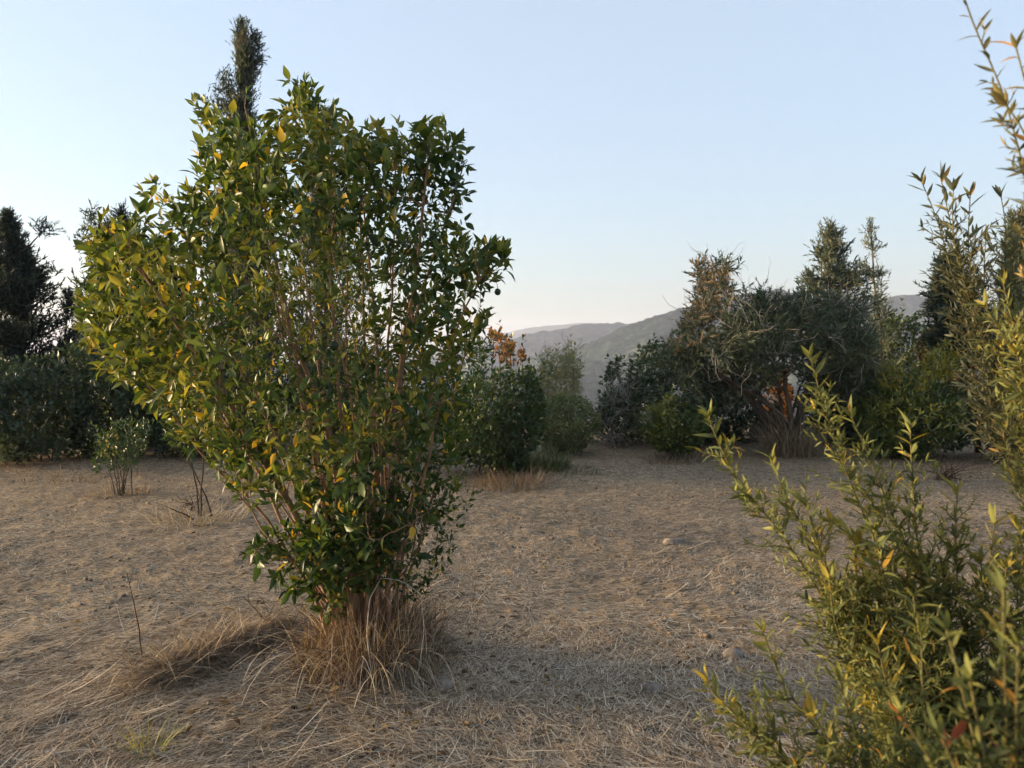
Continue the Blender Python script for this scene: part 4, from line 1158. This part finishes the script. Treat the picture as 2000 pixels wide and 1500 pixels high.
weed("bushy leafy weed filling the bottom right, its stalks spreading to the left", (1.34, 2.05), [
    (2.05, [(1383, 815), (1405, 870), (1430, 925), (1470, 975), (1505, 1015), (1560, 1090), (1620, 1190), (1690, 1290)]),
    (2.10, [(1583, 700), (1598, 745), (1608, 800), (1640, 890), (1680, 990), (1725, 1090), (1790, 1220)]),
    (2.10, [(1662, 812), (1680, 850), (1698, 893), (1740, 1000), (1800, 1130), (1850, 1230)]),
    (2.15, [(1778, 838), (1780, 900), (1786, 1000), (1800, 1140), (1840, 1290)]),
    (2.00, [(1572, 985), (1588, 1030), (1602, 1090), (1650, 1180), (1715, 1290), (1790, 1400)]),
    (2.10, [(1508, 900), (1520, 940), (1545, 990), (1580, 1050), (1640, 1150)]),
    (2.00, [(1702, 1090), (1715, 1150), (1740, 1240), (1800, 1360)]),
    (2.20, [(1640, 905), (1690, 960), (1740, 1040), (1800, 1140), (1850, 1250)]),
    (2.10, [(1870, 960), (1865, 1040), (1870, 1150), (1890, 1290)]),
    (2.05, [(1625, 1020), (1680, 1060), (1750, 1110), (1820, 1190), (1870, 1290)]),
], 801, "weed", (.028, .066), .012, .030, 300, (.42, .16), .22, .0036, .03, fill=([(1560, 1100), (1690, 985), (1900, 975), (2010, 1050), (2010, 1420), (1640, 1420)], 20))
weed("shorter weed at the bottom edge with thin stalks reaching left over the straw", (.98, 1.72), [
    (1.70, [(1490, 1235), (1500, 1275), (1520, 1320), (1560, 1385), (1620, 1460), (1700, 1540)]),
    (1.75, [(1383, 1335), (1395, 1370), (1425, 1400), (1480, 1440), (1550, 1500), (1650, 1580)]),
    (1.70, [(1420, 1380), (1450, 1412), (1500, 1450), (1570, 1510)]),
    (1.65, [(1640, 1330), (1655, 1390), (1680, 1450), (1720, 1540)]),
    (1.60, [(1590, 1400), (1620, 1450), (1680, 1520)]),
    (1.70, [(1715, 1260), (1730, 1330), (1750, 1420), (1780, 1520)]),
    (1.65, [(1800, 1240), (1800, 1330), (1810, 1430), (1820, 1540)]),
], 811, "weed", (.026, .060), .012, .028, 300, (.45, .14), .2, .003, .04)
weed("tall grey-green weed on the right with forking tips against the sky", (1.95, 2.55), [
    (2.60, [(1800, 355), (1820, 400), (1838, 450), (1852, 510), (1880, 600), (1915, 720)]),
    (2.55, [(1838, 350), (1848, 400), (1860, 450), (1880, 540), (1905, 640), (1940, 760)]),
    (2.50, [(1895, 382), (1892, 430), (1890, 490), (1900, 570), (1930, 690)]),
    (2.55, [(1955, 385), (1966, 430), (1965, 500), (1950, 590), (1955, 700)]),
    (2.50, [(1862, 372), (1858, 430), (1868, 500), (1895, 590)]),
    (2.60, [(1925, 470), (1920, 540), (1930, 640), (1955, 760)]),
    (2.55, [(1980, 480), (1975, 560), (1972, 660), (1985, 780)]),
], 821, "weed_grey", (.030, .065), .020, .050, 300, (.36, .16), .05, .004, .02, start=.52)
weed("yellow-leaved weed crowding the right edge at mid height", (1.62, 2.00), [
    (1.95, [(1960, 555), (1970, 600), (1985, 660), (2010, 760), (2040, 900)]),
    (1.90, [(1925, 600), (1950, 640), (1985, 690), (2030, 780)]),
    (1.90, [(1985, 690), (2000, 740), (2030, 820)]),
    (1.85, [(1960, 735), (1990, 760), (2030, 820)]),
    (1.90, [(1942, 1025), (1935, 1090), (1925, 1170), (1950, 1300)]),
    (1.90, [(1990, 1035), (1985, 1120), (1990, 1240)]),
    (1.85, [(1965, 1110), (1960, 1180), (1970, 1290)]),
], 831, "weed", (.028, .062), .015, .04, 300, (.52, .16), .2, .0035, .06, start=.50)
weed("very tall weed stalk with leaves tinted orange for warm light in the top right corner", (1.12, 1.42), [
    (1.45, [(1872, -40), (1885, 10), (1905, 60), (1925, 110), (1948, 145), (1962, 170), (1972, 230), (1985, 285), (2010, 350)]),
    (1.40, [(1985, 95), (1990, 130), (2010, 180), (2030, 260)]),
    (1.40, [(1965, 205), (1985, 225), (2020, 270)]),
], 841, "weed_grey", (.020, .052), .020, .06, 120, (.55, .28), .35, .003, .18, (.03, .07), start=.60)  # leaf tones pushed to orange to stand for warm light
weed("near out-of-focus weed with red and yellow leaves in the bottom right corner", (.66, .98), [
    (.95, [(1850, 1230), (1870, 1300), (1890, 1400), (1930, 1540)]),
    (.92, [(1960, 1150), (1960, 1250), (1965, 1380), (1970, 1540)]),
    (.90, [(1990, 1260), (1985, 1350), (1985, 1500)]),
    (.95, [(1760, 1400), (1800, 1450), (1860, 1540)]),
    (.92, [(1895, 1330), (1910, 1420), (1940, 1540)]),
    (.92, [(1840, 1440), (1860, 1490), (1900, 1570)]),
], 851, "weed", (.018, .045), .010, .022, 220, (.24, .2), .1, .0025, .06, (.02, .06), None, ((1762, 1420), (1885, 1408), (1960, 1478), (1840, 1470)))
